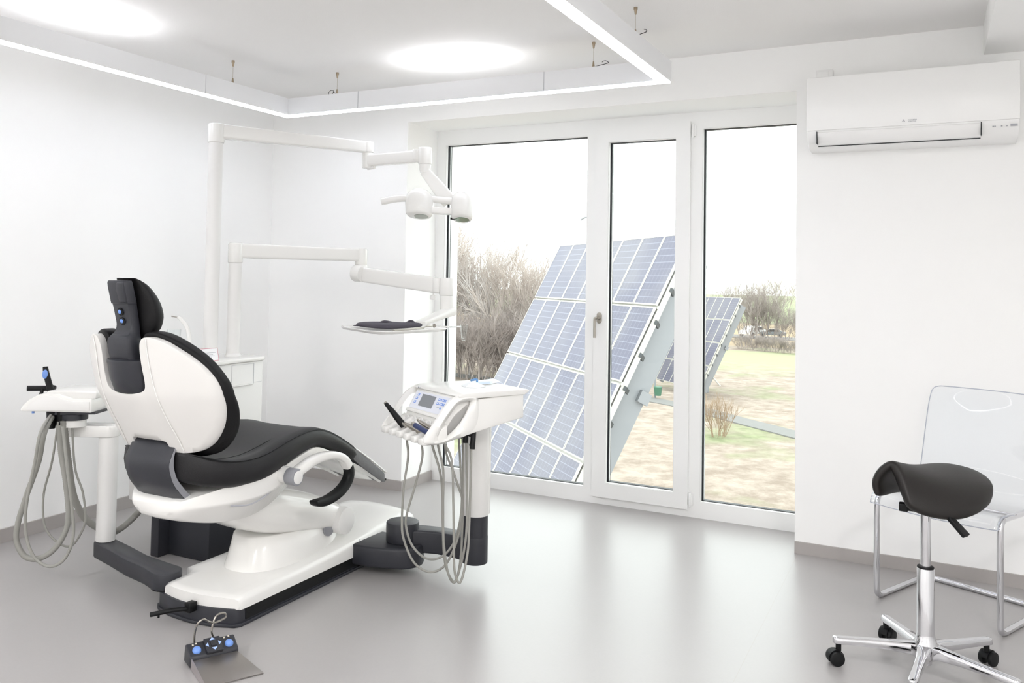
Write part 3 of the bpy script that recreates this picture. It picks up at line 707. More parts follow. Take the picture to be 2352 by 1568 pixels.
# water filler arch
m = MB(); m.tube([(-3.46, 3.285, CZ), (-3.458, 3.284, .97), (-3.462, 3.282, 1.03), (-3.474, 3.275, 1.09), (-3.50, 3.258, 1.130), (-3.515, 3.25, 1.143)], lambda t: .014-.006*t, n=12, smooth=5); m.build('water_spout', M_white, cb)
m = MB(); m.cyl((-3.515, 3.25, 1.141), (-3.545, 3.235, 1.146), .003, n=8); m.build('spout_tip', M_satin, cb)
gl = MB(); gl.lathe([(0, .0), (.030, 0), (.036, .095), (.0345, .095), (.0285, .004), (0, .004)], (-3.53, 3.24, .982), n=28)
tag(gl.build('drinking_cup', M_cup, None, sharp=50), 'clear plastic cup under the curved water spout on the cabinet', 'cup')
m = MB(); m.lathe([(0, 0), (.055, 0), (.062, .045), (.05, .062), (0, .062)], (-3.53, 3.24, CZ), n=32); m.build('cup_holder', M_white, cb)
# name card
cc = thing('name_card', 'small white card with a red border standing on the cabinet top', 'card', (-3.34, 3.285, CZ))
cM = frame((-3.335, 3.285, CZ+.050), (.12, .993, 0), (-.25, 0, .968), (.968, -.12, .25))
cu_ = Vector((.12, .993, 0)).normalized(); cv = Vector((-.22, .027, .975)).normalized(); cn = cu_.cross(cv).normalized()
def CP(u, v, d=0): return Vector((-3.335, 3.285, CZ+.001)) + cu_*u + cv*v + cn*d
def cquad(m, u0, u1, v0, v1, d0, d1, mi=None):
    v = [CP(u0,v0,d0),CP(u1,v0,d0),CP(u1,v1,d0),CP(u0,v1,d0),CP(u0,v0,d1),CP(u1,v0,d1),CP(u1,v1,d1),CP(u0,v1,d1)]
    m.add(v, [(3,2,1,0),(4,5,6,7),(0,1,5,4),(1,2,6,5),(2,3,7,6),(3,0,4,7)], mi=mi)
m = MB(); cquad(m, -.074, .074, 0, .066, 0, .0012); m.build('card', M_paper, cc, flat=True)
m = MB()
for a in ((-.074, .074, .0645, .067), (-.074, .074, 0, .0022), (-.0755, -.0735, 0, .067), (.0735, .0755, 0, .067)): cquad(m, *a, .0, .0017)
m.build('red_border', M_red, cc, flat=True)
m = MB()
for u, v, s_ in ((-.058, .048, .003), (-.044, .036, .006), (-.052, .030, .003), (-.034, .030, .003), (-.056, .022, .002), (-.042, .022, .003)): cquad(m, u-s_, u+s_, v-s_, v+s_, .0011, .0016)
m.build('emblem', M_inkd, cc, flat=True)
m = MB()
for k, (v, L_) in enumerate(((.042, .078), (.031, .06), (.025, .07), (.019, .05))): cquad(m, -.018, -.018+L_, v, v+.002, .0011, .0016)
m.build('printed_lines', M_ink, cc, flat=True)

# ================================================================== operating lamp on its tall pole
def rbar(m, p0, p1, w0, h0, w1, h1, n=28, e=6., mi=None, k=2):
    """rounded-box bar from p0 to p1 (widths horizontal, heights vertical)"""
    p0 = Vector(p0); p1 = Vector(p1); d = (p1-p0).normalized(); hz = Vector((-d.y, d.x, 0)).normalized(); up_ = hz.cross(d)*-1
    up_ = d.cross(hz)*-1 if d.cross(hz).z < 0 else d.cross(hz)
    rs = []
    for i in range(k+1):
        t = i/k; c = p0.lerp(p1, t); w_ = w0+(w1-w0)*t; h_ = h0+(h1-h0)*t; r = []
        for j in range(n):
            a = 2*PI*j/n; cc_, ss = math.cos(a), math.sin(a)
            r.append(c + hz*(w_*math.copysign(abs(cc_)**(2/e), cc_)) + up_*(h_*math.copysign(abs(ss)**(2/e), ss)))
        rs.append(r)
    m.rings(rs, mi=mi)
P1 = Vector((-3.50, 3.47, 0))
ol = thing('operating_lamp', 'white twin-headed dental lamp on a jointed arm and tall pole', 'dental lamp', (P1.x, P1.y, CZ))
m = MB(); m.cyl((P1.x, P1.y, CZ), (P1.x, P1.y, 2.092), .0385, n=40); m.build('pole', M_whitem, ol)
m = MB(); m.cyl((P1.x, P1.y, 2.092), (P1.x, P1.y, 2.199), .0445, n=40, bev=.008); m.build('pole_cap', M_white, ol)
J1 = Vector((-3.009, 4.212, 0))
d1 = (J1-P1).normalized()
m = MB(); rbar(m, P1+d1*.02+Vector((0,0,2.158)), J1+Vector((0,0,2.146)), .030, .040, .028, .034); m.build('upper_arm', M_white, ol, sharp=50)
m = MB(); m.cyl(J1+Vector((0,0,2.18)), J1+Vector((0,0,2.115)), .036, n=32, bev=.006); m.build('elbow', M_white, ol)
m = MB(); m.cyl(J1+Vector((0,0,2.113)), J1+Vector((0,0,2.02)), .033, n=32, bev=.004); m.build('elbow_joint', M_white, ol)
A2 = Vector((-2.62, 4.235, 0))
m = MB(); rbar(m, J1+Vector((.01, .0, 2.066)), A2+Vector((-.02, 0, 2.078)), .030, .034, .028, .036); m.build('spring_arm', M_white, ol, sharp=50)
m = MB(); m.cyl(J1+Vector((.0, .0, 2.022)), J1+Vector((.05, .0, 2.026)), .012, n=16); m.build('joint_cover', M_whitem, ol)
m = MB(); m.cyl(A2+Vector((0,0,2.128)), A2+Vector((0,0,2.028)), .040, n=32, bev=.007); m.cyl(A2+Vector((-.05,0,2.118)), A2+Vector((-.05,0,2.05)), .034, n=24, bev=.006); m.build('arm_head', M_white, ol)
m = MB(); m.lathe([(.034, 0), (.032, -.03), (.027, -.05), (0, -.05)], A2+Vector((0,0,2.030)), n=28); m.build('swivel_cone', M_white, ol)
# yoke plate
ya = A2+Vector((0, 0, 1.99)); yb = Vector((-2.475, 4.275, 1.812))
m = MB(); rbar(m, ya, yb, .018, .030, .022, .044, k=3); m.build('yoke', M_white, ol, sharp=50)
LC = Vector((-2.60, 4.15, 1.78)); RC = Vector((-2.385, 4.265, 1.765)); ld_ = (RC-LC).normalized()
m = MB(); m.cyl(LC+ld_*.05+Vector((0,0,.045)), RC-ld_*.04+Vector((0,0,.04)), .020, n=20); m.build('cross_tube', M_white, ol)
m = MB(); rbar(m, LC+ld_*.05+Vector((0,0,-.022)), RC-ld_*.04+Vector((0,0,-.018)), .034, .020, .034, .020); m.build('bridge', M_white, ol, sharp=50)
ln = Vector((ld_.y, -ld_.x, 0)).normalized(); lu = (Vector((0,0,1))*math.cos(R(14)) - ln*math.sin(R(14))).normalized(); lp = lu.cross(ld_).normalized()
for c_, rx, ry, mm in ((LC, .082, .075, M_lens), (RC, .066, .085, M_lensg)):
    m = MB(); rs = []
    for z, k in ((-.062, .80), (-.066, .72), (-.050, .92), (-.02, .96), (.01, .99), (.03, 1.0), (.052, .95), (.075, .80), (.09, .58), (.098, .30), (.10, .05)):
        if z == -.066: continue
        rs.append([c_ + ld_*(rx*k*math.cos(a)) + lp*(ry*k*math.sin(a)) + lu*z for a in [2*PI*j/36 for j in range(36)]])
    m.rings(rs); hd_ = m.build('lamp_head', M_white, ol, sharp=60)
    m = MB(); m.lathe([(0, -.0645), (.040, -.0645), (.042, -.061), (0, -.061)], c_ + ld_*(.015 if c_ is LC else 0.004), lu, n=32); m.build('lens', mm, hd_, sharp=60)
m = MB(); m.box(RC-ld_*.05+Vector((-.012,-.012,-.064)), RC-ld_*.05+Vector((.014,.012,-.052))); m.build('sensor', M_black, ol)
m = MB(); m.tube([LC-ld_*.055+Vector((0,0,.03)), LC-ld_*.085+Vector((0,0,.036)), LC-ld_*.14+Vector((0,0,.028)), LC-ld_*.218+Vector((0,0,.006))], lambda t: .0205, n=16, smooth=4); m.build('grip', M_white, ol)

# ================================================================== tray on its own arm
P2 = Vector((-3.445, 3.585, 0))
ta = thing('tray_arm', 'white instrument tray on a jointed arm rising from a short pole', 'dental tray', (P2.x, P2.y, CZ))
m = MB(); m.cyl((P2.x, P2.y, CZ), (P2.x, P2.y, 1.432), .0355, n=40); m.lathe([(.047, 0), (.047, .004), (.038, .016), (.0355, .018)], (P2.x, P2.y, CZ), n=36); m.build('pole', M_whitem, ta)
m = MB(); m.cyl((P2.x, P2.y, 1.434), (P2.x, P2.y, 1.546), .0405, n=40, bev=.008); m.build('pole_cap', M_white, ta)
J2 = Vector((-3.07, 4.25, 0)); d2 = (J2-P2).normalized()
m = MB(); rbar(m, P2+d2*.02+Vector((0,0,1.503)), J2+Vector((0,0,1.500)), .030, .042, .028, .038); m.build('upper_arm', M_white, ta, sharp=50)
m = MB(); m.cyl(J2+Vector((0,0,1.538)), J2+Vector((0,0,1.44)), .037, n=32, bev=.006); m.cyl(J2+Vector((0,0,1.442)), J2+Vector((0,0,1.345)), .040, n=32, bev=.005); m.build('elbow', M_white, ta)
m = MB(); m.cyl(J2+Vector((-.005,-.045,1.392)), J2+Vector((.06,-.055,1.386)), .052, .050, n=36, bev=.004); m.build('hinge_disc', M_white, ta)
E2 = Vector((-2.44, 4.20, 0)); S2 = J2+Vector((.03, -.04, 0))
m = MB(); rbar(m, S2+Vector((0,0,1.385)), E2+Vector((-.03,0,1.325)), .028, .045, .028, .045); m.build('spring_arm', M_white, ta, sharp=50)
m = MB(); m.cyl(E2+Vector((0,0,1.372)), E2+Vector((0,0,1.272)), .040, n=32, bev=.006); m.cyl(E2+Vector((-.055,0,1.372)), E2+Vector((-.055,0,1.29)), .034, n=24, bev=.006); m.build('arm_head', M_white, ta)
m = MB(); m.cyl((-2.53, 4.205, 1.292), (-2.53, 4.205, 1.27), .003, n=8); m.lathe([(.014, 0), (.0175, -.026), (0, -.028)], (-2.53, 4.205, 1.272), n=20); m.build('brake_knob', M_whitem, ta)
m = MB(); m.cyl(E2+Vector((.004,0,1.272)), E2+Vector((.004,0,1.185)), .037, n=32); m.build('drop_tube', M_white, ta)
m = MB(); rbar(m, E2+Vector((.02, .02, 1.185)), Vector((-2.44, 3.93, 1.128)), .034, .026, .034, .010, k=3); m.build('tray_bracket', M_white, ta, sharp=50)
TZ = 1.118
tray = [(-2.64, 3.50), (-2.60, 3.44), (-2.30, 3.255), (-2.24, 3.245), (-2.20, 3.29), (-2.13, 3.62), (-2.14, 3.70), (-2.25, 3.83), (-2.40, 3.94), (-2.52, 3.93), (-2.58, 3.88)]
cx = sum(p[0] for p in tray)/len(tray); cy = sum(p[1] for p in tray)/len(tray)
def scl(k): return [(cx+(x-cx)*k, cy+(y-cy)*k) for x, y in tray]
m = MB(); m.rings([[(x, y, TZ-.010) for x, y in scl(.90)], [(x, y, TZ-.008) for x, y in scl(.95)], [(x, y, TZ+.004) for x, y in scl(1.0)], [(x, y, TZ+.006) for x, y in scl(.985)], [(x, y, TZ-.002) for x, y in scl(.93)]], cap=True)
m.build('tray', M_white, ta, bevel=.001, sharp=60)
m = MB(); m.lathe([(0, -.022), (.04, -.020), (.062, -.008), (.066, .0)], (-2.36, 3.74, TZ-.008), n=28); m.build('tray_mount', M_white, ta)
m = MB()
rail = [(-2.26, 3.86, TZ), (-2.215, 3.90, TZ), (-2.19, 3.93, TZ)]
m.tube(rail, .004, n=8, smooth=3); m.build('holder_rail', M_white, ta)
for i, (x, y) in enumerate(((-2.207, 3.878), (-2.165, 3.915))):
    g = MB(); g.lathe([(0, -.080), (.009, -.080), (.0125, -.070), (.0195, -.002), (.022, 0), (.0205, 0), (.0175, -.004), (.0105, -.068), (0, -.072)], (x, y, TZ+.012), n=24)
    o = g.build('cup_insert', M_cup, None, sharp=50)
    tag(o, ('small clear conical holder hanging at the tray corner, closer to the tray', 'small clear conical holder beyond the other one, farther from the tray')[i], 'holder', 'clear holders at the tray corner')
# dark cloth bag on the tray
def lump(outline, z0, h_, seed, nlay=3, amp=.002):
    rnd = random.Random(seed); n = len(outline); cx_ = sum(p[0] for p in outline)/n; cy_ = sum(p[1] for p in outline)/n
    rs = []
    for k, (sc, zz) in enumerate(((.90, 0), (1.0, .25), (1.0, .65), (.92, .95), (.7, 1.0), (.4, 1.02), (.05, 1.0))):
        rs.append([(cx_+(x-cx_)*sc, cy_+(y-cy_)*sc, z0+h_*zz+(amp*rnd.uniform(-1, 1) if k > 2 else 0)) for x, y in outline])
    return rs
m = MB(); m.rings(lump([(-2.575, 3.52), (-2.53, 3.475), (-2.45, 3.44), (-2.36, 3.39), (-2.30, 3.41), (-2.275, 3.48), (-2.27, 3.58), (-2.255, 3.66), (-2.29, 3.71), (-2.36, 3.70), (-2.44, 3.64), (-2.52, 3.57)], TZ+.003, .026, 3, amp=.005)); m.box((-2.60, 3.50, TZ+.003), (-2.50, 3.56, TZ+.013))
bag = m.build('cloth_pouch', M_cloth, None, sharp=80, sub=1); tag(bag, 'dark knitted cloth lying folded on the white tray', 'cloth')
m = MB(); m.tube([(-2.42, 3.52, TZ+.026), (-2.40, 3.53, TZ+.034), (-2.37, 3.55, TZ+.028)], .007, n=8, smooth=3); m.build('fold', M_cloth, bag); m = MB(); m.tube([(-2.33, 3.62, TZ+.026), (-2.315, 3.635, TZ+.037), (-2.30, 3.65, TZ+.027)], .006, n=8, smooth=3); m.build('fold', M_cloth, bag)
tz = TZ+.001
m = MB(); m.tube([(-2.235, 3.36, tz+.004), (-2.225, 3.46, tz+.006), (-2.21, 3.58, tz+.009), (-2.205, 3.61, tz+.015), (-2.20, 3.66, tz+.012)], .0032, n=8, smooth=4); m.tube([(-2.228, 3.362, tz+.003), (-2.213, 3.46, tz+.004), (-2.203, 3.58, tz+.006)], .0025, n=8, smooth=4)
pr = m.build('dental_tweezers', M_satin, None); tag(pr, 'slim steel dental instruments lying beside the dark cloth on the tray', 'tweezers')
m = MB(); m.lathe([(0, 0), (.010, 0), (.010, .002), (0, .002)], (-2.199, 3.672, tz+.014), (.3, -.8, .5), n=20); m.build('mirror_head', M_satin, pr)
# ================================================================== dentist's instrument unit (right of the chair)
DO = Vector((-1.765, 3.108, 0)); Da = R(62); DD = Vector((math.cos(Da), math.sin(Da), 0)); DW = Vector((-math.sin(Da), math.cos(Da), 0))
def DT(w_, d_, z): return DO + DW*w_ + DD*d_ + Vector((0, 0, z))
COL = Vector((-1.86, 3.505, 0))
du = thing('dentist_unit', 'white instrument console with a small grey screen on a column by the window', 'dental unit', (COL.x, COL.y, 0))
def dprism(m, poly, w0, w1, mi=None):
    n = len(poly); v = [DT(w0, a, z) for a, z in poly] + [DT(w1, a, z) for a, z in poly]
    f = [(i, (i+1) % n, n+(i+1) % n, n+i) for i in range(n)] + [tuple(range(n-1, -1, -1)), tuple(range(n, 2*n))]
    m.add(v, f, mi=mi)
m = MB(); m.prism(bar2([(-2.388, 3.42), (-2.30, 3.42), (-2.21, 3.435)], [.125, .12, .105]), 'z', .035, .128); m.build('base_block', M_dark, du, bevel=.012, seg=3)
m = MB(); m.cyl((-2.225, 3.46, .1285), (-2.225, 3.46, .222), .078, n=40, bev=.008); m.build('pivot_drum', M_dark, du)
m = MB(); m.prism(bar2([(-2.225, 3.46), (-2.14, 3.50), (-2.05, 3.52), (-1.95, 3.515), (COL.x, COL.y)], [.062, .050, .046, .048, .057]), 'z', .088, .192); m.build('floor_arm', M_dark, du, bevel=.010, seg=3)
m = MB(); m.cyl((COL.x, COL.y, .078), (COL.x, COL.y, .20), .0585, n=44, bev=.003); m.cyl((COL.x, COL.y, .2), (COL.x, COL.y, .296), .0575, n=44); m.build('column_foot', M_dark, du)
m = MB(); m.cyl((COL.x, COL.y, .294), (COL.x, COL.y, .745), .060, n=44, bev=.002); m.build('column', M_whitem, du)
m = MB(); m.box(COL+Vector((.052, .010, .30)), COL+Vector((.060, .030, .74))); m.build('cover_strip', M_white, du, bevel=.002)
body = [(.372, .878), (.372, .766), (.30, .753), (.134, .724), (.02, .703), (-.03, .700), (-.032, .735), (-.026, .760), (-.020, .785), (.030, .872), (.05, .880)]
m = MB(); dprism(m, body, .030, .350); m.build('console_body', M_white, du, bevel=.004)
m = MB(); dprism(m, [(.370, .874), (.372, .768), (.30, .755), (.134, .726), (.06, .712), (.085, .76), (.105, .82), (.112, .862)], .003, .377); m.build('side_panels', M_white, du, bevel=.006, seg=3)
lid = [(.398, .884), (.372, .868), (.12, .868), (.055, .872), (.028, .877), (.030, .884), (.06, .891), (.12, .893), (.385, .891)]
m = MB(); dprism(m, lid, -.004, .384); m.build('top_lid', M_white, du, bevel=.004, seg=3)
# handles at both sides, each a loop with a long hole
outer = [(.115, .880), (.06, .888), (.020, .880), (-.008, .866), (-.030, .846), (-.056, .815), (-.078, .785), (-.101, .757), (-.120, .735), (-.134, .714), (-.128, .700), (-.100, .692), (-.070, .690), (-.03, .694), (.02, .704), (.07, .715), (.11, .735), (.13, .77), (.135, .83), (.13, .865)]
inner = [(.095, .858), (.062, .855), (.034, .847), (.014, .830), (-.008, .804), (-.030, .778), (-.048, .752), (-.060, .730), (-.066, .715), (-.064, .707), (-.056, .704), (-.045, .706), (-.030, .712), (-.012, .722), (.012, .738), (.035, .757), (.055, .778), (.072, .802), (.085, .825), (.094, .845)]
def band(m, w0, w1, sh_=0.):
    o2 = [Vector((a, z, 0)) for a, z in outer]; i2 = [Vector((a-(sh_ if a < .07 and z > .74 else 0), z, 0)) for a, z in inner]
    o2 = spline(o2, 3, True); i2 = spline(i2, 3, True); n = len(o2)
    wr = (w0 + (w1-w0)*.28, w1)
    R_ = []
    c = [(o2, w0+.008*(1 if w1 > w0 else -1), .0), (o2, w1, 0), (i2, w1, 0), (i2, w0+.012*(1 if w1 > w0 else -1), 0)]
    rs = [[DT(ww, p.x, p.y) for p in L] for L, ww, _ in c]
    mid = [DT(w0-.003*(1 if w1 > w0 else -1), (a.x+b_.x)/2, (a.y+b_.y)/2) for a, b_ in zip(o2, i2)]
    m.rings(rs+[mid], closed=True)
m = MB(); band(m, -.004, .016); m.build('handle', M_white, du, sharp=60)
m = MB(); band(m, .384, .366, .026); m.build('handle', M_white, du, sharp=60)
m = MB(); dprism(m, [(.09, .84), (.085, .76), (.02, .716), (-.03, .708), (-.02, .74), (.03, .80)], .030, .036); m.build('handle_recess', M_whitem, du)
# control panel
pv = (DT(0, .030, .872)-DT(0, -.020, .785)); pn = DW.cross(pv.normalized()); 
if pn.dot(Vector((0, -1, .3))) < 0: pn = -pn
def PP(w_, v, d_=0.): return DT(w_, -.020, .785) + pv*v + pn*d_
def pquad(m, w0, w1, v0, v1, d0=0., d1=.001, mi=None):
    v = [PP(w0,v0,d0),PP(w1,v0,d0),PP(w1,v1,d0),PP(w0,v1,d0),PP(w0,v0,d1),PP(w1,v0,d1),PP(w1,v1,d1),PP(w0,v1,d1)]
    m.add(v, [(3,2,1,0),(4,5,6,7),(0,1,5,4),(1,2,6,5),(2,3,7,6),(3,0,4,7)], mi=mi)
m = MB(); pquad(m, .038, .340, .13, .93, 0, .0015); cp = m.build('control_panel', M_panel, du, flat=True)
m = MB(); pquad(m, .036, .346, -.06, .075, 0, .009); m.build('panel_ledge', M_white, du, bevel=.003)
m = MB(); pquad(m, .163, .276, .29, .84, .001, .0025); m.build('screen', M_screen, cp, flat=True)
for i, (w_, v) in enumerate(((.309, .77), (.311, .60), (.313, .42))):
    m = MB(); pquad(m, w_-.0075, w_+.0075, v-.06, v+.06, .001, .0028); m.build('button', M_blue, cp, flat=True)
    m = MB(); pquad(m, w_-.003, w_+.004, v-.02, v+.03, .0028, .0033); m.build('button_mark', M_paper, cp, flat=True)
for w_ in (.134, .119, .100, .085):
    for v in (.76, .58):
        m = MB(); pquad(m, w_-.006, w_+.006, v-.052, v+.052, .001, .0028); m.build('button', M_blue, cp, flat=True)
        m = MB(); pquad(m, w_-.003, w_+.003, v-.02, v+.022, .0028, .0033); m.build('button_mark', M_paper, cp, flat=True)
m = MB(); pquad(m, .092, .102, .36, .44, .001, .0028); m.build('button', M_blue, cp, flat=True)
m = MB(); pquad(m, .10, .128, .40, .425, .001, .0018); m.build('printed_line', M_ink, cp, flat=True)
m = MB(); m.add([DT(.340, .0285, .8785), DT(.334, .0285, .8785), DT(.334, .030, .8835), DT(.340, .030, .8835)], [(0,1,2,3)]); m.build('logo', M_inkd, du, flat=True, solid=.0006)
m = MB(); m.add([DT(.330, .0285, .8800), DT(.312, .0285, .8800), DT(.312, .030, .8825), DT(.330, .030, .8825)], [(0,1,2,3)]); m.build('logo_text', M_ink, du, flat=True, solid=.0006)
# six rest fingers
for k in range(6):
    w_ = .349-.064*k; x_ = .017 if k not in (0, 5) else .021
    rs = []
    for d_, z0, z1, hw_ in ((-.022, .700, .768, x_+.004), (-.05, .695, .752, x_+.001), (-.08, .690, .733, x_-.001), (-.110, .689, .720, x_), (-.136, .692, .716, x_)):
        rs.append([DT(w_+a*hw_, d_, z) for a, z in ((-1, z0+.004), (-.8, z0), (.8, z0), (1, z0+.004), (1, z1-.004), (.75, z1), (-.75, z1), (-1, z1-.004))])
    m = MB(); m.rings(rs); m.build('rest_finger', M_white, du, bevel=.002, sharp=50)
for k in range(5):
    w_ = .317-.064*k
    m = MB(); m.lathe([(.015, 0), (.017, .006), (.014, .008), (0, .004)], DT(w_, -.034, .752), -DD+Vector((0,0,.3)), n=20); m.build('cradle', M_whitem, du)
m = MB(); m.box(COL+Vector((-.03, -.20, .672)), COL+Vector((.03, -.12, .722))); m.box(COL+Vector((.0, -.11, .70)), COL+Vector((.02, -.05, .735))); m.build('hose_block', M_dark, du, bevel=.003)
m = MB(); m.cyl(DT(.05, .10, .722), DT(.045, .095, .675), .0115, n=16, bev=.002); m.cyl(DT(-.01+.03, .12, .725), DT(.006, .105, .655), .0115, n=16, bev=.002); m.cyl(DT(.05, .13, .728), DT(.03, .11, .715), .016, n=16); m.build('hose_nozzle', M_black, du)
H1 = [(-2.01, 3.13, 0.72), (-2.022, 3.165, 0.66), (-2.024, 3.179, 0.591), (-2.044, 3.18, 0.457), (-2.054, 3.187, 0.304), (-2.049, 3.199, 0.226), (-2.015, 3.227, 0.13), (-1.959, 3.265, 0.086), (-1.903, 3.3, 0.11), (-1.864, 3.324, 0.195), (-1.841, 3.338, 0.299), (-1.84, 3.342, 0.393), (-1.863, 3.333, 0.468), (-1.883, 3.327, 0.524), (-1.911, 3.315, 0.599), (-1.926, 3.312, 0.70)]
H2 = [(-1.945, 3.15, 0.72), (-1.959, 3.181, 0.665), (-1.962, 3.196, 0.595), (-1.994, 3.198, 0.479), (-2.031, 3.198, 0.361), (-2.046, 3.206, 0.291), (-2.031, 3.232, 0.202), (-1.987, 3.272, 0.141), (-1.934, 3.314, 0.138), (-1.889, 3.35, 0.193), (-1.868, 3.371, 0.287), (-1.865, 3.382, 0.4), (-1.876, 3.386, 0.513), (-1.89, 3.383, 0.70)]
H3 = [(-1.89, 3.14, 0.72), (-1.896, 3.169, 0.656), (-1.876, 3.2, 0.549), (-1.873, 3.221, 0.452), (-1.879, 3.239, 0.317), (-1.878, 3.263, 0.143), (-1.855, 3.294, 0.054), (-1.845, 3.315, 0.068), (-1.838, 3.331, 0.15), (-1.838, 3.341, 0.298), (-1.841, 3.347, 0.487), (-1.85, 3.348, 0.70)]
H4 = [(-1.855, 3.13, 0.72), (-1.863, 3.163, 0.655), (-1.851, 3.187, 0.554), (-1.857, 3.202, 0.403), (-1.861, 3.219, 0.251), (-1.852, 3.241, 0.117), (-1.834, 3.265, 0.063), (-1.818, 3.284, 0.11), (-1.801, 3.301, 0.22), (-1.798, 3.31, 0.349), (-1.805, 3.313, 0.498), (-1.82, 3.33, 0.70)]
H5 = [(-1.825, 3.11, 0.72), (-1.818, 3.141, 0.675), (-1.798, 3.167, 0.601), (-1.798, 3.185, 0.433), (-1.801, 3.201, 0.265), (-1.803, 3.216, 0.132), (-1.79, 3.237, 0.077), (-1.777, 3.253, 0.126), (-1.767, 3.266, 0.216), (-1.767, 3.273, 0.325), (-1.766, 3.277, 0.51), (-1.769, 3.282, 0.63), (-1.772, 3.275, .66)]
def hpiece(name, label, pts, r, mt, hpts, rad=None, tip=None):
    t = thing(name, label, 'dental tool', Vector(pts[0]), 'instruments resting in the console')
    m = MB(); m.tube(pts, rad or r, n=16, smooth=4); m.build('handle', mt, t, sharp=50)
    if tip:
        m = MB(); m.tube(tip[0], tip[1], n=12, smooth=4); m.build('tip', tip[2], t, sharp=50)
    hose('hose', t, hpts, .0052)
    return t
hpiece('motor_handpiece', 'black sleeve handpiece standing up at the far side of the console', [DT(.342, -.130, .818), DT(.318, -.119, .796), DT(.283, -.104, .762), DT(.252, -.09, .732)], .0125, M_black, H1, lambda t: .0085+.006*min(1, t*1.4), ([DT(.347, -.132, .823), DT(.341, -.130, .817)], .0075, M_satin))
hpiece('scaler_handpiece', 'slim steel coupling with a thin neck next to the black handpiece', [DT(.252, -.098, .745), DT(.240, -.094, .738), DT(.225, -.088, .728)], .006, M_satin, H2, lambda t: .0035+.004*t)
hpiece('turbine_coupling', 'thick steel coupling in the middle of the console', [DT(.200, -.104, .748), DT(.188, -.099, .743), DT(.160, -.088, .733), DT(.130, -.075, .722)], .010, M_satin, H3, lambda t: .006+.0065*min(1, t*1.5), ([DT(.210, -.107, .752), DT(.199, -.104, .747)], .0052, M_satin))
hpiece('polishing_coupling', 'steel coupling with two nozzles just behind the blue sleeve', [DT(.136, -.080, .768), DT(.122, -.076, .762), DT(.095, -.068, .752), DT(.066, -.058, .742)], .010, M_satin, H4, lambda t: .006+.006*min(1, t*1.5), ([DT(.146, -.083, .773), DT(.135, -.080, .767)], .0048, M_satin))
hpiece('blue_handpiece', 'dark blue sleeve handpiece with a steel end nearest the window side handle', [DT(.118, -.110, .756), DT(.095, -.107, .751), DT(.06, -.102, .743), DT(.020, -.092, .732)], .0115, M_navy, H5, lambda t: .0112, ([DT(.134, -.112, .761), DT(.125, -.111, .759), DT(.116, -.110, .756)], .0098, M_satin))
# sterile wraps on the lid
def wrap(name, label, pts, hgt, mt, seed):
    rnd = random.Random(seed); m = MB(); n = len(pts); cx_ = sum(p[0] for p in pts)/n; cy_ = sum(p[1] for p in pts)/n
    v = [(x, y, .893) for x, y in pts] + [(cx_+(x-cx_)*.55+rnd.uniform(-.01, .01), cy_+(y-cy_)*.55+rnd.uniform(-.01, .01), .893+hgt*rnd.uniform(.3, 1)) for x, y in pts] + [(cx_, cy_, .893+hgt*.6)]
    f = [(i, (i+1) % n, n+(i+1) % n, n+i) for i in range(n)] + [(n+i, n+(i+1) % n, 2*n) for i in range(n)] + [tuple(range(n-1, -1, -1))]
    m.add(v, f); return tag(m.build(name, mt, None, flat=True), label, 'wrapper', 'sterile wraps on the console')
wrap('sterile_wrap', 'crumpled white and pale blue wrap at the front of the console top', [(-1.87, 3.36), (-1.83, 3.33), (-1.775, 3.345), (-1.76, 3.40), (-1.80, 3.43), (-1.85, 3.42)], .022, mat('white_wrap', 'eef3f6', .35), 5)
wrap('sterile_wrap', 'long flat light blue wrap lying behind the crumpled one', [(-1.90, 3.50), (-1.84, 3.46), (-1.79, 3.50), (-1.79, 3.60), (-1.84, 3.66), (-1.88, 3.60)], .014, M_pack, 9)
m = MB(); m.tube([(-1.83, 3.38, .918), (-1.81, 3.40, .922), (-1.80, 3.385, .915)], .005, n=6, smooth=3); tag(m.build('wrap_tab', mat('blue_tab', '5f8fc0', .4), None), 'small blue tab sticking out of the crumpled wrap', 'wrapper tab')

# ================================================================== foot control
PO = Vector((-2.291, 2.221, 0)); PU = Vector((.469, .883, 0)); PV = Vector((-.883, .469, 0))
def FT(u, v, z): return PO + PU*u + PV*v + Vector((0, 0, z))
fc = thing('foot_control', 'dark foot pedal box with blue knobs and a steel plate on the floor', 'foot pedal', FT(.08, 0, 0))
def fprism(m, poly, u0, u1, k=0):
    n = len(poly); v = [FT(u0, a, z) for a, z in poly] + [FT(u1, a, z) for a, z in poly]
    m.add(v, [(i, (i+1) % n, n+(i+1) % n, n+i) for i in range(n)] + [tuple(range(n-1, -1, -1)), tuple(range(n, 2*n))])
m = MB(); fprism(m, [(0, .002), (-.004, .030), (0, .040), (.05, .066), (.062, .062), (.072, .03), (.074, .002)], -.003, .168); m.build('housing', M_dark, fc, bevel=.004, seg=3)
plate = MB(); v = [FT(.002, -.004, .028), FT(.163, -.004, .028), FT(.200, -.172, .006), FT(.0, -.172, .006), FT(.002, -.004, .022), FT(.163, -.004, .022), FT(.200, -.170, .001), FT(.0, -.170, .001)]
plate.add(v, [(0,1,2,3),(7,6,5,4),(0,4,5,1),(1,5,6,2),(2,6,7,3),(3,7,4,0)]); plate.build('pedal_plate', mat('brushed_steel', 'a9a4a0', .38, .9), fc, bevel=.001)
m = MB(); v = [FT(-.001, -.004, .034), FT(.004, -.004, .034), FT(.003, -.174, .009), FT(-.003, -.174, .009), FT(-.001, -.004, .002), FT(.004, -.004, .002), FT(.003, -.174, .0), FT(-.003, -.174, .0)]
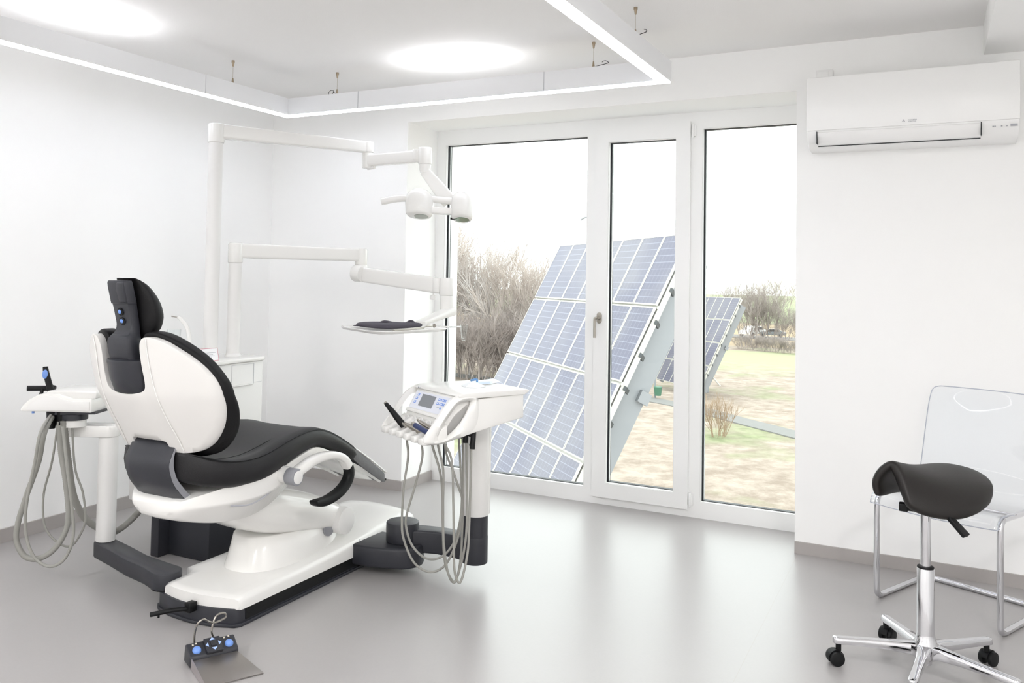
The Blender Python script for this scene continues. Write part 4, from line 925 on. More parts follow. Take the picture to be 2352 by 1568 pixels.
m.add(v, [(0,1,2,3),(7,6,5,4),(0,4,5,1),(1,5,6,2),(2,6,7,3),(3,7,4,0)]); m.build('side_plate', mat('steel_edge', 'c9c2c4', .3, .9), fc)
tn = Vector((0, 0, 1))*.05 - PV*.026; tn.normalize()
def FP(u, a, d_=0): return FT(u, a*.05, .040+a*.026) + tn*d_
def fquad(m, u0, u1, a0, a1, d0, d1):
    v = [FP(u0,a0,d0),FP(u1,a0,d0),FP(u1,a1,d0),FP(u0,a1,d0),FP(u0,a0,d1),FP(u1,a0,d1),FP(u1,a1,d1),FP(u0,a1,d1)]
    m.add(v, [(3,2,1,0),(4,5,6,7),(0,1,5,4),(1,2,6,5),(2,3,7,6),(3,0,4,7)])
m = MB(); fquad(m, .054, .112, -.12, .98, 0, .013); dp = m.build('direction_pad', M_dark, fc, bevel=.003)
m = MB(); fquad(m, .073, .093, .27, .62, .013, .017); m.build('centre_key', M_dark, dp, bevel=.001)
for (cu, ca, du_, da_) in ((.083, .80, 0, 1), (.083, .10, 0, -1), (.062, .44, -1, 0), (.104, .44, 1, 0)):
    a = FP(cu+du_*.007, ca+da_*.13, .0134); 
    if du_: b_, c_ = FP(cu-du_*.003, ca-.16, .0134), FP(cu-du_*.003, ca+.16, .0134)
    else: b_, c_ = FP(cu-.010, ca-da_*.06, .0134), FP(cu+.010, ca-da_*.06, .0134)
    m = MB(); m.add([a, b_, c_, a+tn*.001, b_+tn*.001, c_+tn*.001], [(0,1,2),(5,4,3),(0,3,4,1),(1,4,5,2),(2,5,3,0)]); m.build('arrow_mark', mat('arrow_blue', 'a9c2f5', .4) if 'arrow_blue' not in MATS else MATS['arrow_blue'], dp, flat=True)
for u in (.026, .140):
    m = MB(); m.lathe([(0, 0), (.0155, 0), (.0150, .004), (.011, .009), (.005, .0115), (0, .012)], FP(u, .40), tn, n=24); m.build('knob', M_blue, fc)
for u, a in ((.018, .86), (.030, .92), (.130, .92), (.146, .96)):
    m = MB(); fquad(m, u-.003, u+.003, a-.06, a+.05, 0, .0006); m.build('printed_mark', MATS.get('pale_mark') or mat('pale_mark', 'cfc9b8', .6), fc, flat=True)
m = MB(); m.tube([FT(.03, .066, .055), (-2.328, 2.272, 0.095), (-2.310, 2.266, 0.135), (-2.30, 2.285, 0.147), (-2.30, 2.31, 0.130), (-2.30, 2.345, 0.116), (-2.30, 2.393, 0.118), (-2.30, 2.385, 0.136), (-2.30, 2.350, 0.140), (-2.30, 2.333, 0.122), (-2.30, 2.325, 0.09), FT(.10, .066, .06)], .0036, n=10, smooth=6)
m.build('carrying_loop', M_satin, fc)
# ================================================================== saddle stool
SO = Vector((-.027, 3.46, 0))
ss = thing('saddle_stool', 'dark brown saddle-shaped stool on a chrome five-star base with casters', 'stool', SO)
m = MB()
rs = []
hub = MB(); hub.lathe([(.030, .062), (.040, .068), (.046, .085), (.044, .112), (.034, .130), (.0295, .15), (.0285, .375), (.0265, .380)], SO, n=36); hub.lathe([(0, .045), (.020, .045), (.022, .066)], SO, n=24)
hub.build('hub', M_chrome, ss)
m = MB(); m.cyl(SO+Vector((0,0,.372)), SO+Vector((0,0,.384)), .0275, n=32, bev=.002); m.build('collar', M_black, ss)
m = MB(); m.cyl(SO+Vector((0,0,.38)), SO+Vector((0,0,.60)), .0165, n=28); m.build('gas_lift', M_chrome, ss)
for k in range(5):
    a = R(191+72*k); d_ = Vector((math.cos(a), math.sin(a), 0)); p_ = Vector((-d_.y, d_.x, 0))
    rs = []
    for t, w_, z0, z1 in ((.020, .030, .070, .118), (.05, .021, .076, .116), (.12, .016, .080, .110), (.22, .0145, .080, .104), (.285, .0155, .077, .100), (.300, .0135, .077, .099), (.306, .007, .078, .097)):
        rs.append([SO+d_*t+p_*(s_*w_)+Vector((0,0,z)) for s_, z in ((-1, z0), (-1, z1-.005), (-.75, z1), (.75, z1), (1, z1-.005), (1, z0))])
    m = MB(); m.rings(rs); m.build('base_arm', M_chrome, ss, sharp=50, bevel=.0015)
    ca = a + R((20, 65, -30, 10, -55)[k]); cd = Vector((math.cos(ca), math.sin(ca), 0)); cp_ = Vector((-cd.y, cd.x, 0))
    c0 = SO+d_*.286+cd*.012
    cs = MB(); cs.cyl(SO+d_*.286+Vector((0,0,.05)), SO+d_*.286+Vector((0,0,.078)), .010, n=14)
    rr = []
    for t in range(13):
        th = R(-25+200*t/12); rr.append([c0+cp_*s_+cd*((.0285)*math.cos(th))+Vector((0, 0, .0275+.0285*math.sin(th))) for s_ in (-.012, .012)] + [c0+cp_*s_+cd*((.0225)*math.cos(th))+Vector((0, 0, .0275+.0225*math.sin(th))) for s_ in (.012, -.012)])
    cs.rings(rr); ca_o = cs.build('caster', M_black, ss, sharp=50)
    for s_ in (-1, 1):
        wm = MB(); wm.cyl(c0+cp_*(s_*.0085)+Vector((0,0,.0262)), c0+cp_*(s_*.0255)+Vector((0,0,.0262)), .026, n=28, bev=.004); wm.build('wheel', M_black, ca_o)
# saddle: arched sheet, narrow pommel towards the window side, broad rear
SROWS = [
    [(-0.199, 3.431, 0.606), (-0.211, 3.423, 0.666), (-0.185, 3.422, 0.723), (-0.139, 3.423, 0.755), (-0.111, 3.405, 0.728), (-0.097, 3.381, 0.673), (-0.077, 3.359, 0.612)],
    [(-0.145, 3.573, 0.603), (-0.152, 3.567, 0.660), (-0.133, 3.541, 0.707), (-0.095, 3.504, 0.731), (-0.071, 3.438, 0.703), (-0.057, 3.391, 0.646), (-0.045, 3.366, 0.592)],
    [(-0.083, 3.742, 0.584), (-0.080, 3.741, 0.643), (-0.061, 3.693, 0.694), (-0.025, 3.598, 0.706), (0.009, 3.493, 0.679), (0.019, 3.421, 0.619), (0.019, 3.401, 0.567)],
    [(0.007, 3.857, 0.597), (0.007, 3.855, 0.649), (0.029, 3.797, 0.696), (0.067, 3.681, 0.692), (0.096, 3.562, 0.660), (0.098, 3.474, 0.603), (0.087, 3.459, 0.558)],
    [(0.097, 3.881, 0.603), (0.105, 3.872, 0.643), (0.122, 3.824, 0.680), (0.148, 3.724, 0.677), (0.162, 3.620, 0.652), (0.159, 3.552, 0.609), (0.145, 3.534, 0.573)],
    [(0.155, 3.844, 0.610), (0.162, 3.835, 0.633), (0.171, 3.805, 0.656), (0.188, 3.746, 0.658), (0.198, 3.684, 0.648), (0.194, 3.638, 0.621), (0.184, 3.622, 0.597)]]
rowsS = [spline(r, 2) for r in SROWS]
cols = [spline([r[k] for r in rowsS], 2) for k in range(len(rowsS[0]))]
m = MB(); nt, nw = len(cols[0])-1, len(cols)-1; v = []; f = []
for i in range(nt+1):
    for j in range(nw+1): v.append(cols[j][i])
for i in range(nt):
    for j in range(nw): a = i*(nw+1)+j; f.append((a, a+1, a+nw+2, a+nw+1))
m.add(v, f)
seat = m.build('seat', M_stool, ss, sharp=80)
md = seat.modifiers.new('solid', 'SOLIDIFY'); md.thickness = .036; md.offset = -1
md = seat.modifiers.new('round', 'SUBSURF'); md.levels = 2; md.render_levels = 2
m = MB(); m.cyl(SO+Vector((.0, .0, .575)), SO+Vector((.01, .02, .602)), .04, .05, n=24); m.box(SO+Vector((-.06, -.03, .575)), SO+Vector((.05, .07, .598))); m.build('seat_plate', M_black, ss, bevel=.004)
m = MB(); lp = SO+Vector((.07, -.02, .575)); rbar(m, lp, lp+Vector((.055, -.03, -.055)), .013, .008, .017, .008); m.build('height_lever', M_black, ss, sharp=50, bevel=.002)
m = MB(); m.box(SO+Vector((-.085, -.035, .572)), SO+Vector((-.055, .0, .60))); m.build('tilt_knob', M_black, ss, bevel=.004)

# ================================================================== clear cantilever chair
ch = thing('clear_chair', 'transparent plastic chair on a bent chrome tube frame by the wall', 'chair', (.18, 4.25, 0))
cu = Vector((.482, -.225, 0)).normalized(); cvv = Vector((-cu.y, cu.x, 0))     # along the front edge, and towards the back
F0 = Vector((-.222, 4.19, 0))                                                    # front left foot
def CT(u, v, z): return F0 + cu*u + cvv*v + Vector((0, 0, z))
TR = .0125
WU = .50
fr_pts = [CT(0, .40, .452), CT(0, .20, .452), CT(0, .06, .455), CT(0, .018, .450), CT(0, .002, .43), CT(0, -.002, .38), CT(0, -.004, .2), CT(0, -.004, .07), CT(0, .002, .028), CT(0, .03, TR+.001), CT(0, .10, TR), CT(0, .34, TR), CT(0, .40, TR), CT(.012, .432, TR), CT(.05, .445, TR),
          CT(.25, .446, TR), CT(WU-.05, .445, TR), CT(WU-.012, .432, TR), CT(WU, .40, TR), CT(WU, .34, TR), CT(WU, .10, TR), CT(WU, .03, TR+.001), CT(WU, .002, .028), CT(WU, -.004, .07), CT(WU, -.004, .2), CT(WU, -.002, .38), CT(WU, .002, .43), CT(WU, .018, .450), CT(WU, .06, .455), CT(WU, .20, .452), CT(WU, .40, .452)]
m = MB(); m.tube(fr_pts, TR, n=14, smooth=5); m.build('frame', M_chrome, ch, sharp=80)
m = MB(); m.tube([CT(0, .12, .452), CT(.03, .12, .458), CT(WU-.03, .12, .458), CT(WU, .12, .452)], .007, n=10, smooth=3); m.build('cross_bar', M_chrome, ch)
prof = smooth_tab([(-.045, .425, 0.), (-.03, .448, 0.), (0, .468, 0.), (.10, .462, 0.), (.22, .452, 0.), (.32, .455, 0.), (.375, .475, 0.), (.405, .52, 0.), (.425, .60, 0.), (.445, .72, 0.), (.462, .82, 0.), (.470, .87, 0.), (.475, .905, 0.)], 5)
m = MB(); v = []; f = []; nj = 16
for i, (a, z, _) in enumerate(prof):
    t = i/(len(prof)-1)
    hwid = (WU/2+.008) if t < .6 else (WU/2+.008 - .030*((t-.6)/.4)**1.5)
    if t > .93: hwid -= .030*(1-math.sqrt(max(0, 1-((t-.93)/.07)**2)))
    for j in range(nj+1):
        s_ = -1+2*j/nj
        curve = .030*(1-s_*s_)*max(0, (t-.5)/.5)
        dish = -.010*(1-s_*s_)*(1 if t < .55 else 0)
        v.append(CT(WU/2+s_*hwid, a+curve, z+dish))
for i in range(len(prof)-1):
    for j in range(nj): a = i*(nj+1)+j; f.append((a, a+1, a+nj+2, a+nj+1))
m.add(v, f); sh = m.build('shell', M_acryl, ch, sharp=80); md = sh.modifiers.new('solid', 'SOLIDIFY'); md.thickness = .006; md.offset = 0
edge = [v[j] for j in range(nj+1)] + [v[i*(nj+1)+nj] for i in range(1, len(prof))] + [v[(len(prof)-1)*(nj+1)+j] for j in range(nj-1, -1, -1)] + [v[i*(nj+1)] for i in range(len(prof)-2, 0, -1)]
m = MB(); m.tube(edge, .0021, n=6, smooth=0, closed=True); m.build('shell_rim', mat('acrylic_rim', 'b9bdc9', .12), ch, sharp=80)
# ================================================================== outside
GZ = -6.3
XK = .66
def xl(c): return tuple(v*XK for v in lin(c))
def ground_mat():
    m = bpy.data.materials.new('meadow'); m.use_nodes = True; n = m.node_tree.nodes; l = m.node_tree.links; p = n['Principled BSDF']; p.inputs['Roughness'].default_value = 1.; p.inputs['Specular IOR Level'].default_value = .1
    t = n.new('ShaderNodeTexCoord')
    def noise(sc, det, rough=.6):
        z = n.new('ShaderNodeTexNoise'); z.inputs['Scale'].default_value = sc; z.inputs['Detail'].default_value = det; z.inputs['Roughness'].default_value = rough; l.new(t.outputs['Object'], z.inputs['Vector']); return z
    def mix(a, b, f):
        x = n.new('ShaderNodeMixRGB')
        for i, v in ((0, f), (1, a), (2, b)):
            if isinstance(v, tuple): x.inputs[i].default_value = (*v, 1)
            elif isinstance(v, float): x.inputs[i].default_value = v
            else: l.new(v, x.inputs[i])
        return x.outputs[0]
    def rng(src, a, b):
        x = n.new('ShaderNodeMapRange'); x.inputs['From Min'].default_value = a; x.inputs['From Max'].default_value = b; l.new(src, x.inputs['Value']); return x.outputs[0]
    straw = mix(xl('b3a496'), xl('dccec0'), rng(noise(.9, 8, .75).outputs['Fac'], .38, .62))
    green = mix(xl('a3ac86'), xl('bcc39c'), rng(noise(1.5, 4).outputs['Fac'], .4, .6))
    patches = rng(noise(.085, 5, .6).outputs['Fac'], .55, .66)
    s = n.new('ShaderNodeSeparateXYZ'); l.new(t.outputs['Object'], s.inputs[0])
    # dist from the house along Y (object origin is set at the house)
    base = mix(straw, green, patches)
    far1 = n.new('ShaderNodeMath'); far1.operation = 'MULTIPLY_ADD'; far1.inputs[1].default_value = 1.; l.new(s.outputs['Y'], far1.inputs[0])
    wob = n.new('ShaderNodeMath'); wob.operation = 'MULTIPLY'; wob.inputs[1].default_value = 14.; l.new(noise(.05, 3).outputs['Fac'], wob.inputs[0]); l.new(wob.outputs[0], far1.inputs[2])
    def band(src, a, b, c, d):
        u = rng(src, a, b); v = rng(src, c, d); x = n.new('ShaderNodeMath'); x.operation = 'SUBTRACT'; x.use_clamp = True; l.new(u, x.inputs[0]); l.new(v, x.inputs[1]); return x.outputs[0]
    g2 = mix(base, xl('c8cba6'), band(far1.outputs[0], 82., 94., 104., 106.))
    g3 = mix(g2, xl('cbb79a'), band(far1.outputs[0], 112., 114., 165., 175.))
    g4 = mix(g3, xl('b9c59b'), rng(far1.outputs[0], 168., 178.))
    l.new(g4, p.inputs['Base Color'])
    bmp = n.new('ShaderNodeBump'); bmp.inputs['Strength'].default_value = .6; bmp.inputs['Distance'].default_value = .25
    l.new(noise(2.2, 8, .75).outputs['Fac'], bmp.inputs['Height']); l.new(bmp.outputs[0], p.inputs['Normal'])
    return m
M_ground = ground_mat()
m = MB(); NX, NY = 40, 60; v = []; f = []
for j in range(NY+1):
    for i in range(NX+1):
        x = -260+380*i/NX; y = 8+492*(j/NY)**1.6
        v.append((x, y, GZ + (.06*math.sin(x*.11+y*.07)*min(1, (y-8)/30) if 10 < y < 80 else 0)))
for j in range(NY):
    for i in range(NX): a = j*(NX+1)+i; f.append((a, a+1, a+NX+2, a+NX+1))
bm = bmesh.new(); vs = [bm.verts.new(p) for p in v]; [bm.faces.new([vs[i] for i in q]) for q in f]
me = bpy.data.meshes.new('meadow'); bm.to_mesh(me); bm.free(); me.materials.append(M_ground)
go = bpy.data.objects.new('meadow_ground', me); C.objects.link(go); go['kind'] = 'structure'
def strip(name, pts, w_, mt, z=GZ+.09):
    m = MB(); P = spline([(x, y, 0) for x, y in pts], 4); v = []
    for i, q in enumerate(P):
        t = (P[min(i+1, len(P)-1)]-P[max(i-1, 0)]).normalized(); nn = Vector((-t.y, t.x, 0))
        v.append([q+nn*w_+Vector((0,0,z-.12)), q+nn*w_+Vector((0,0,z)), q-nn*w_+Vector((0,0,z)), q-nn*w_+Vector((0,0,z-.12))])
    m.rings(v); o = m.build(name, mt, None, flat=True); o['kind'] = 'structure'; return o
strip('path', [(-34, 58.5), (-24, 56), (-17.5, 54.2), (-13, 51.8), (-9.8, 48.8), (-5.5, 45), (0, 40)], .75, mat('gravel_path', 'b3b3b0', .95, noise=.1, nscale=4, k=.45))
strip('road', [(-70, 125), (-40, 124), (-20, 122), (0, 118), (30, 110)], 3.0, mat('asphalt', '9f9c9a', .95, k=.5), z=GZ+.1)

# ---- solar trackers
def solar_mat():
    m = bpy.data.materials.new('solar_cells'); m.use_nodes = True; n = m.node_tree.nodes; l = m.node_tree.links; p = n['Principled BSDF']
    p.inputs['Roughness'].default_value = .28; p.inputs['Specular IOR Level'].default_value = .25
    t = n.new('ShaderNodeTexCoord'); s = n.new('ShaderNodeSeparateXYZ'); l.new(t.outputs['Object'], s.inputs[0])
    def grid(sock, step, off, wid):
        a = n.new('ShaderNodeMath'); a.operation = 'ADD'; a.inputs[1].default_value = off; l.new(sock, a.inputs[0])
        d = n.new('ShaderNodeMath'); d.operation = 'DIVIDE'; d.inputs[1].default_value = step; l.new(a.outputs[0], d.inputs[0])
        f_ = n.new('ShaderNodeMath'); f_.operation = 'FRACT'; l.new(d.outputs[0], f_.inputs[0])
        c = n.new('ShaderNodeMath'); c.operation = 'LESS_THAN'; c.inputs[1].default_value = wid/step; l.new(f_.outputs[0], c.inputs[0]); return c.outputs[0]
    g1 = grid(s.outputs['X'], .156, -.03+.004, .010); g2 = grid(s.outputs['Y'], .159, -.03+.004, .014)
    g3 = grid(s.outputs['X'], .052, -.03-.020, .0025)
    nz = n.new('ShaderNodeTexNoise'); nz.inputs['Scale'].default_value = .5; nz.inputs['Detail'].default_value = 3
    gm = n.new('ShaderNodeNewGeometry'); l.new(gm.outputs['Position'], nz.inputs['Vector'])
    c0 = n.new('ShaderNodeMixRGB'); c0.inputs[1].default_value = (*xl('68687d'), 1); c0.inputs[2].default_value = (*xl('7e7d89'), 1)
    mr = n.new('ShaderNodeMapRange'); mr.inputs['From Min'].default_value = .4; mr.inputs['From Max'].default_value = .6; l.new(nz.outputs['Fac'], mr.inputs['Value']); l.new(mr.outputs[0], c0.inputs[0])
    def over(base, col, fac, k):
        mm = n.new('ShaderNodeMath'); mm.operation = 'MULTIPLY'; mm.inputs[1].default_value = k; l.new(fac, mm.inputs[0])
        x = n.new('ShaderNodeMixRGB'); l.new(mm.outputs[0], x.inputs[0]); l.new(base, x.inputs[1]); x.inputs[2].default_value = (*xl(col), 1); return x.outputs[0]
    c1 = over(c0.outputs[0], 'a9b0cc', g3, .25); c2 = over(c1, 'b4b9cd', g1, .32); c3 = over(c2, 'bcc1d3', g2, .38)
    l.new(c3, p.inputs['Base Color'])
    return m
M_solar = solar_mat(); M_sframe = mat('panel_frame', 'f1efe6', .4, k=.55); M_steel = mat('galvanised_steel', 'abaeb2', .45, k=.62); M_sdark = mat('clamp_dark', '4a4d4f', .6)
def tracker(O, U, V, label, nr=4, detail=True):
    O = Vector(O); U = Vector(U).normalized(); V = Vector(V); V = (V-U*V.dot(U)).normalized(); N = U.cross(V)
    cen = O+U*3.5+V*(nr*1.66/2); base = Vector((cen.x+N.x*1.1, cen.y+N.y*1.1, GZ))
    t = thing('solar_tracker', label, 'solar panels', base, 'solar trackers in the meadow')
    Mw = Matrix(((U.x, V.x, -N.x, O.x), (U.y, V.y, -N.y, O.y), (U.z, V.z, -N.z, O.z), (0,0,0,1)))
    # module mesh in its own frame: x along U, y along V, +z towards the sun side (-N)
    mm = MB(); x0, x1, y0, y1 = .012, .988, .020, 1.640
    mm.box((x0+.03, y0+.03, .0), (x1-.03, y1-.03, .035), mi=0)
    for a in ((x0, y0, x0+.03, y1), (x1-.03, y0, x1, y1), (x0+.03, y0, x1-.03, y0+.03), (x0+.03, y1-.03, x1-.03, y1)): mm.box((a[0], a[1], -.005), (a[2], a[3], .040), mi=1)
    first = None
    for i in range(7):
        for j in range(nr):
            if first is None:
                first = mm.build('solar_panel', [M_solar, M_sframe], None, flat=True)
                # undo footprint origin: shift mesh back
                off_ = Vector(first.location); first.data.transform(Matrix.Translation(off_)); first.location = (0,0,0); o = first
            else: o = first.copy(); C.objects.link(o)
            o.parent = t; o.matrix_local = Matrix.Translation(-base) @ Mw @ Matrix.Translation((i*1.0, j*1.66, 0))
    def W(a, b_, c_): return O+U*a+V*b_+N*c_
    H = nr*1.66
    def beam(m, p0, p1, e1, e2):
        p0 = Vector(p0); p1 = Vector(p1); v = [p0-e1-e2, p0+e1-e2, p0+e1+e2, p0-e1+e2, p1-e1-e2, p1+e1-e2, p1+e1+e2, p1-e1+e2]
        m.add(v, [(0,1,2,3),(7,6,5,4),(0,4,5,1),(1,5,6,2),(2,6,7,3),(3,7,4,0)])
    for j in range(nr+1):
        if j in (0, nr): continue
        m = MB(); beam(m, W(0, j*1.66, .03), W(7, j*1.66, .03), V*.035, N*.012); m.build('cross_rail', M_sframe, t, flat=True)
    for i in (0, 2.33, 4.67, 6.93):
        m = MB(); beam(m, W(i, .05, .11), W(i, H-.05, .11), U*.035, N*.06); m.build('long_rail', M_sframe, t, flat=True)
    m = MB(); beam(m, W(6.55, .3, .55), W(6.55, H-.1, .55), U*.05, N*.28); m.build('side_truss', M_steel, t, flat=True)
    m = MB(); beam(m, W(.45, .3, .55), W(.45, H-.1, .55), U*.05, N*.28); m.build('side_truss', M_steel, t, flat=True)
    m = MB(); beam(m, W(.3, H*.5, .75), W(6.7, H*.5, .75), V*.12, N*.12); m.build('torsion_beam', M_steel, t, flat=True)
    m = MB(); m.cyl((base.x, base.y, GZ), (base.x, base.y, cen.z-.1), .22, n=20); m.build('mast', M_steel, t)
    for k in range(9):
        b_ = .5+k*(H-.9)/8
        m = MB(); beam(m, W(6.98, b_, .13), W(6.80, b_+.02, .30), V*.045, N*.03); m.build('clamp', M_sdark, t, flat=True)
    m = MB(); m.cyl(W(6.6, H-1.2, .8), W(6.9, H-.9, 1.35), .05, n=10); m.build('strut', M_sframe, t)
    return t
tracker((-9.141, 22.051, 3.669-1.38), (.69683, -.71722, .00548), (-.32533, -.32288, -.88877), 'large tilted solar tracker filling the view behind the left window')
tracker((-11.1338-.67767*7, 57.496+.73529*7, .3046-.01107*7), (.67767, -.73529, .01107), (-.33358, -.32078, -.88647), 'smaller distant solar tracker seen past the edge of the large one')
# green bin hanging by the path, lamp posts
b_ = thing('green_bin', 'small green bin on a thin post beside the path', 'bin', (-15.73, 54.4, GZ))
m = MB(); m.lathe([(0, .25), (.20, .25), (.27, .80), (.25, .82), (0, .82)], (-15.73, 54.4, GZ), n=20); m.build('bucket', mat('bin_green', '5f9478', .5, k=.6), b_)
m = MB(); m.cyl((-15.98, 54.6, GZ), (-15.98, 54.6, GZ+2.1), .06, n=10); m.build('post', M_steel, b_)
def lamp_post(x, y, h_, label):
    t = thing('street_lamp', label, 'street lamp', (x, y, GZ))
    m = MB(); m.tube([(x, y, GZ), (x, y, GZ+h_*.9), (x-.12, y, GZ+h_*.97), (x-.5, y, GZ+h_), (x-.9, y, GZ+h_*.985)], lambda t_: .07-.03*t_, n=8, smooth=4); m.build('pole', M_steel, t)
    m = MB(); m.box((x-1.35, y-.12, GZ+h_*.975), (x-.8, y+.12, GZ+h_*.99)); m.build('lamp_head', M_alu, t)
lamp_post(-13.6, 37.0, 10.5, 'grey street lamp rising just behind the large solar tracker')
lamp_post(-40.0, 150.0, 6.9, 'small distant street lamp above the far solar tracker')

# ---- bare trees
M_bark = mat('hazed_bark', 'cbc0b9', .95, noise=.12, nscale=.4, k=.82); M_bark2 = mat('hazed_grey_bark', 'd2ccc9', .95, noise=.10, nscale=.3, k=.86); M_twig = mat('twig_mass', 'c0b5b0', .95, noise=.2, nscale=.5, k=.68)  # both bark colours are lightened to stand in for haze over the trees
M_straw = mat('dry_stems', 'c9b094', .95, noise=.15, nscale=2, k=.6)
def tree_mesh(name, seed, h_, spread, levels, kids, mt, trunks=1, r0=.16, bushy=1.):
    rnd = random.Random(seed); m = MB()
    def seg(p, q, r1, r2):
        d = (q-p); a = d.orthogonal().normalized(); b2 = d.normalized().cross(a); o = len(m.v)
        for c, r in ((p, r1), (q, r2)):
            for k in range(3): t_ = 2.0944*k; m.v.append(tuple(c+a*(r*math.cos(t_))+b2*(r*math.sin(t_))))
        for k in range(3): m.f.append((o+k, o+(k+1) % 3, o+3+(k+1) % 3, o+3+k)); m.mi.append(0)
    def grow(p, d, L, r, lev):
        k = 3 if lev else 2; q = p
        for i in range(k):
            d2 = (d + Vector((rnd.gauss(0, .10), rnd.gauss(0, .10), rnd.gauss(.03, .06)))).normalized(); n_ = q + d2*(L/k)
            seg(q, n_, r*(1-.25*i/k), r*(1-.25*(i+1)/k)); 
            if lev < levels:
                for _ in range(kids[lev] if i else max(1, kids[lev]//2)):
                    az = rnd.uniform(0, 2*PI); inc = rnd.uniform(.35, .85)*spread
                    a = d2.orthogonal().normalized(); b2 = d2.cross(a)
                    dd = (d2*math.cos(inc)+(a*math.cos(az)+b2*math.sin(az))*math.sin(inc)); dd.z += .22; dd.normalize()
                    grow(q.lerp(n_, rnd.uniform(.2, 1)), dd, L*rnd.uniform(.42, .66), max(r*.42, .006), lev+1)
            q, d = n_, d2
    for t_ in range(trunks):
        az = 2*PI*t_/trunks+rnd.uniform(0, .6); lean = 0 if trunks == 1 else rnd.uniform(.08, .32)
        grow(Vector((.3*math.cos(az)*(trunks > 1), .3*math.sin(az)*(trunks > 1), 0)), Vector((lean*math.cos(az), lean*math.sin(az), 1)).normalized(), h_*.62, r0, 0)
    bm = bmesh.new(); vs = [bm.verts.new(p) for p in m.v]
    for f_ in m.f: bm.faces.new([vs[i] for i in f_])
    me = bpy.data.meshes.new(name); bm.to_mesh(me); bm.free(); me.materials.append(mt); return me
T1 = [tree_mesh('bare_tree', 11+k, 10, 1.0, 3, (5, 5, 3), (M_bark, M_bark2, M_bark)[k], trunks=1, r0=.12) for k in range(3)]
TB = [tree_mesh('bare_bush', 41+k, 5, 1.1, 3, (5, 4, 3), M_twig, trunks=4, r0=.05) for k in range(2)]
TS = tree_mesh('dry_shrub', 71, 2.2, .55, 2, (4, 3), M_straw, trunks=12, r0=.025)
ORDW = 'first second third fourth fifth sixth seventh eighth ninth tenth eleventh twelfth thirteenth fourteenth fifteenth sixteenth seventeenth eighteenth nineteenth twentieth'.split()
ORDW += ['twenty-'+w for w in ORDW[:9]] + ['thirtieth']
CNT = [0]
def ordn(): return ORDW[CNT[0]]
def plant(name, me, x, y, s_, rz, label, cat, group, zs=1.):
    o = bpy.data.objects.new(name, me); C.objects.link(o); o.location = (x, y, GZ-.1); label = label.replace('ORD', ordn()); o.scale = (s_, s_, s_*zs); o.rotation_euler = (0, 0, rz)
    return tag(o, label, cat, group)
rnd = random.Random(3)
# dense bare wood left: rays from the room fan out to the left window
for i in range(30):
    fx = (i % 15)*1.13; row = i//15
    y = 58+row*5+rnd.uniform(-1.5, 1.5); x = -(y/60)*(36.5-fx*.78)+rnd.uniform(-.5, .5)
    htop = 1.04-.018*fx+rnd.uniform(-.06, .05)
    CNT[0] = i % 15
    plant('bare_tree', T1[i % 3], x, y, htop*(1.07+.06*row), rnd.uniform(0, 6.28), ('ORD leafless tree from the left in the near row of the wood', 'ORD leafless tree from the left in the back row of the wood')[row], 'tree', 'bare trees in the wood behind the large tracker')
for i in range(20):
    y = 56+rnd.uniform(-1, 3); x = -(y/60)*(36.5-i*.68)
    CNT[0] = i
    plant('bare_bush', TB[i % 2], x, y, rnd.uniform(.8, 1.1), rnd.uniform(0, 6.28), 'ORD low bush from the left at the foot of the wood', 'bush', 'bare bushes at the foot of the wood')
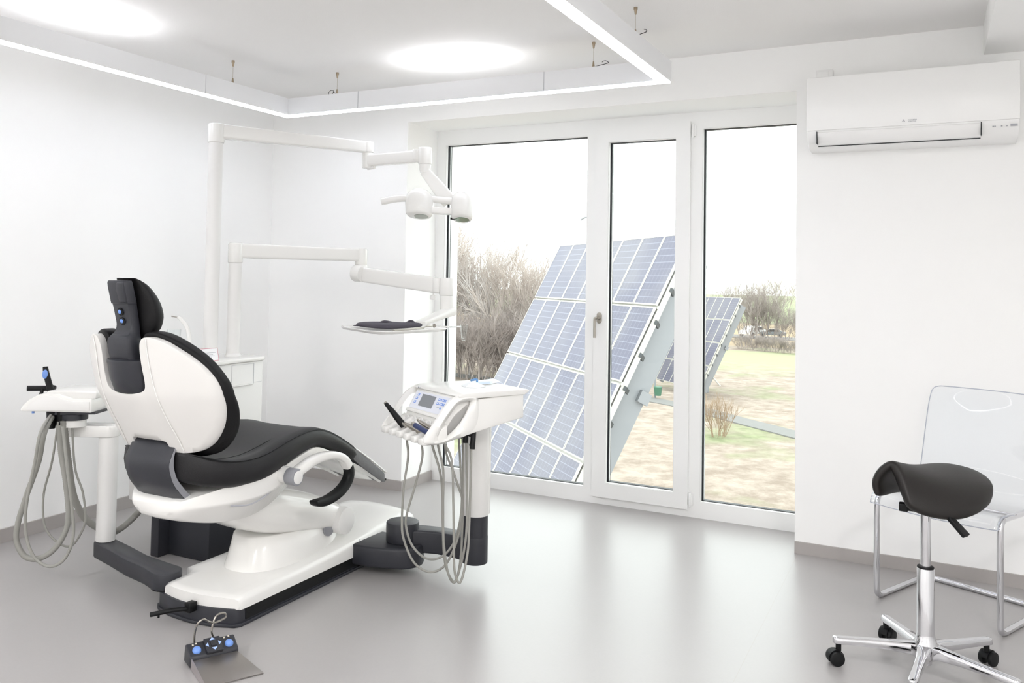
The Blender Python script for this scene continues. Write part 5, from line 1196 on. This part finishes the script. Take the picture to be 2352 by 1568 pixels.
# hedge and bare shrubs in front of the road
for i in range(12):
    x = -19.5+i*.72; y = 100-i*.35
    CNT[0] = i
    plant('bare_bush', TB[i % 2], x, y, rnd.uniform(.36, .50), rnd.uniform(0, 6.28), 'ORD dark hedge bush from the left before the road', 'bush', 'hedge bushes before the road', zs=.75)
for i, (x, y, s_) in enumerate(((-19.6, 104, 1.35), (-18.2, 103, 1.55), (-17.0, 104, 1.3), (-15.2, 103, 1.0), (-13.6, 104, .9))):
    CNT[0] = i
    plant('bare_bush', TB[i % 2], x, y, s_, i*1.3, 'ORD tall bare shrub from the left behind the hedge', 'bush', 'tall bare shrubs by the road')
# distant trees on the horizon
for i in range(30):
    y = 232+rnd.uniform(-8, 12); k = i/29; x = -(y/100)*(30.5-17.5*k)
    s_ = (.62 + (.26*max(0, (k-.55)/.45)) + rnd.uniform(-.07, .07))
    CNT[0] = i
    plant('bare_tree', T1[i % 3], x, y, s_*1.12, rnd.uniform(0, 6.28), 'ORD distant bare tree from the left along the horizon', 'tree', 'trees on the horizon')
# straw shrub in the meadow
plant('dry_shrub', TS, -9.35, 42.9, .95, .4, 'dry straw-coloured shrub with thin stems standing alone in the meadow', 'bush', None)
# ---- parked cars
def car(x, y, rz, col, label, s_=1.):
    t = thing('car', label, 'car', (x, y, GZ+.2)); Mx = Matrix.Translation((x, y, GZ+.2)) @ Matrix.Rotation(rz, 4, 'Z') @ Matrix.Scale(s_, 4)
    pf = [(-2.1, .35), (-2.1, .75), (-1.9, .85), (-1.1, .92), (-.5, 1.38), (.9, 1.42), (1.6, .98), (2.1, .9), (2.15, .4)]
    m = MB(); m.prism(pf, 'y', -.85, .85, M=Mx); m.build('car_body', mat('car_paint', col, .3) if ('car_paint_'+col) not in MATS else MATS['car_paint_'+col], t, bevel=.06)
    m = MB(); m.prism([(-.95, .95), (-.45, 1.32), (.85, 1.36), (1.35, 1.0)], 'y', -.865, .865, M=Mx); m.build('car_windows', M_seal, t)
    for sx in (-1.35, 1.35):
        for sy in (-.8, .8):
            m = MB(); m.cyl(Mx @ Vector((sx, sy-.1, .32)), Mx @ Vector((sx, sy+.1, .32)), .32*s_, n=16); m.build('wheel', M_seal, t)
car(-21.9, 121, 1.2, 'f4f4f4', 'white car parked on the road behind the far solar tracker')
car(-19.4, 121.5, .15, '6c7276', 'dark grey car on the road just right of the white one', .8)
car(-14.2, 119.5, .4, 'c4544e', 'red car on the road beyond the hedge', .8)
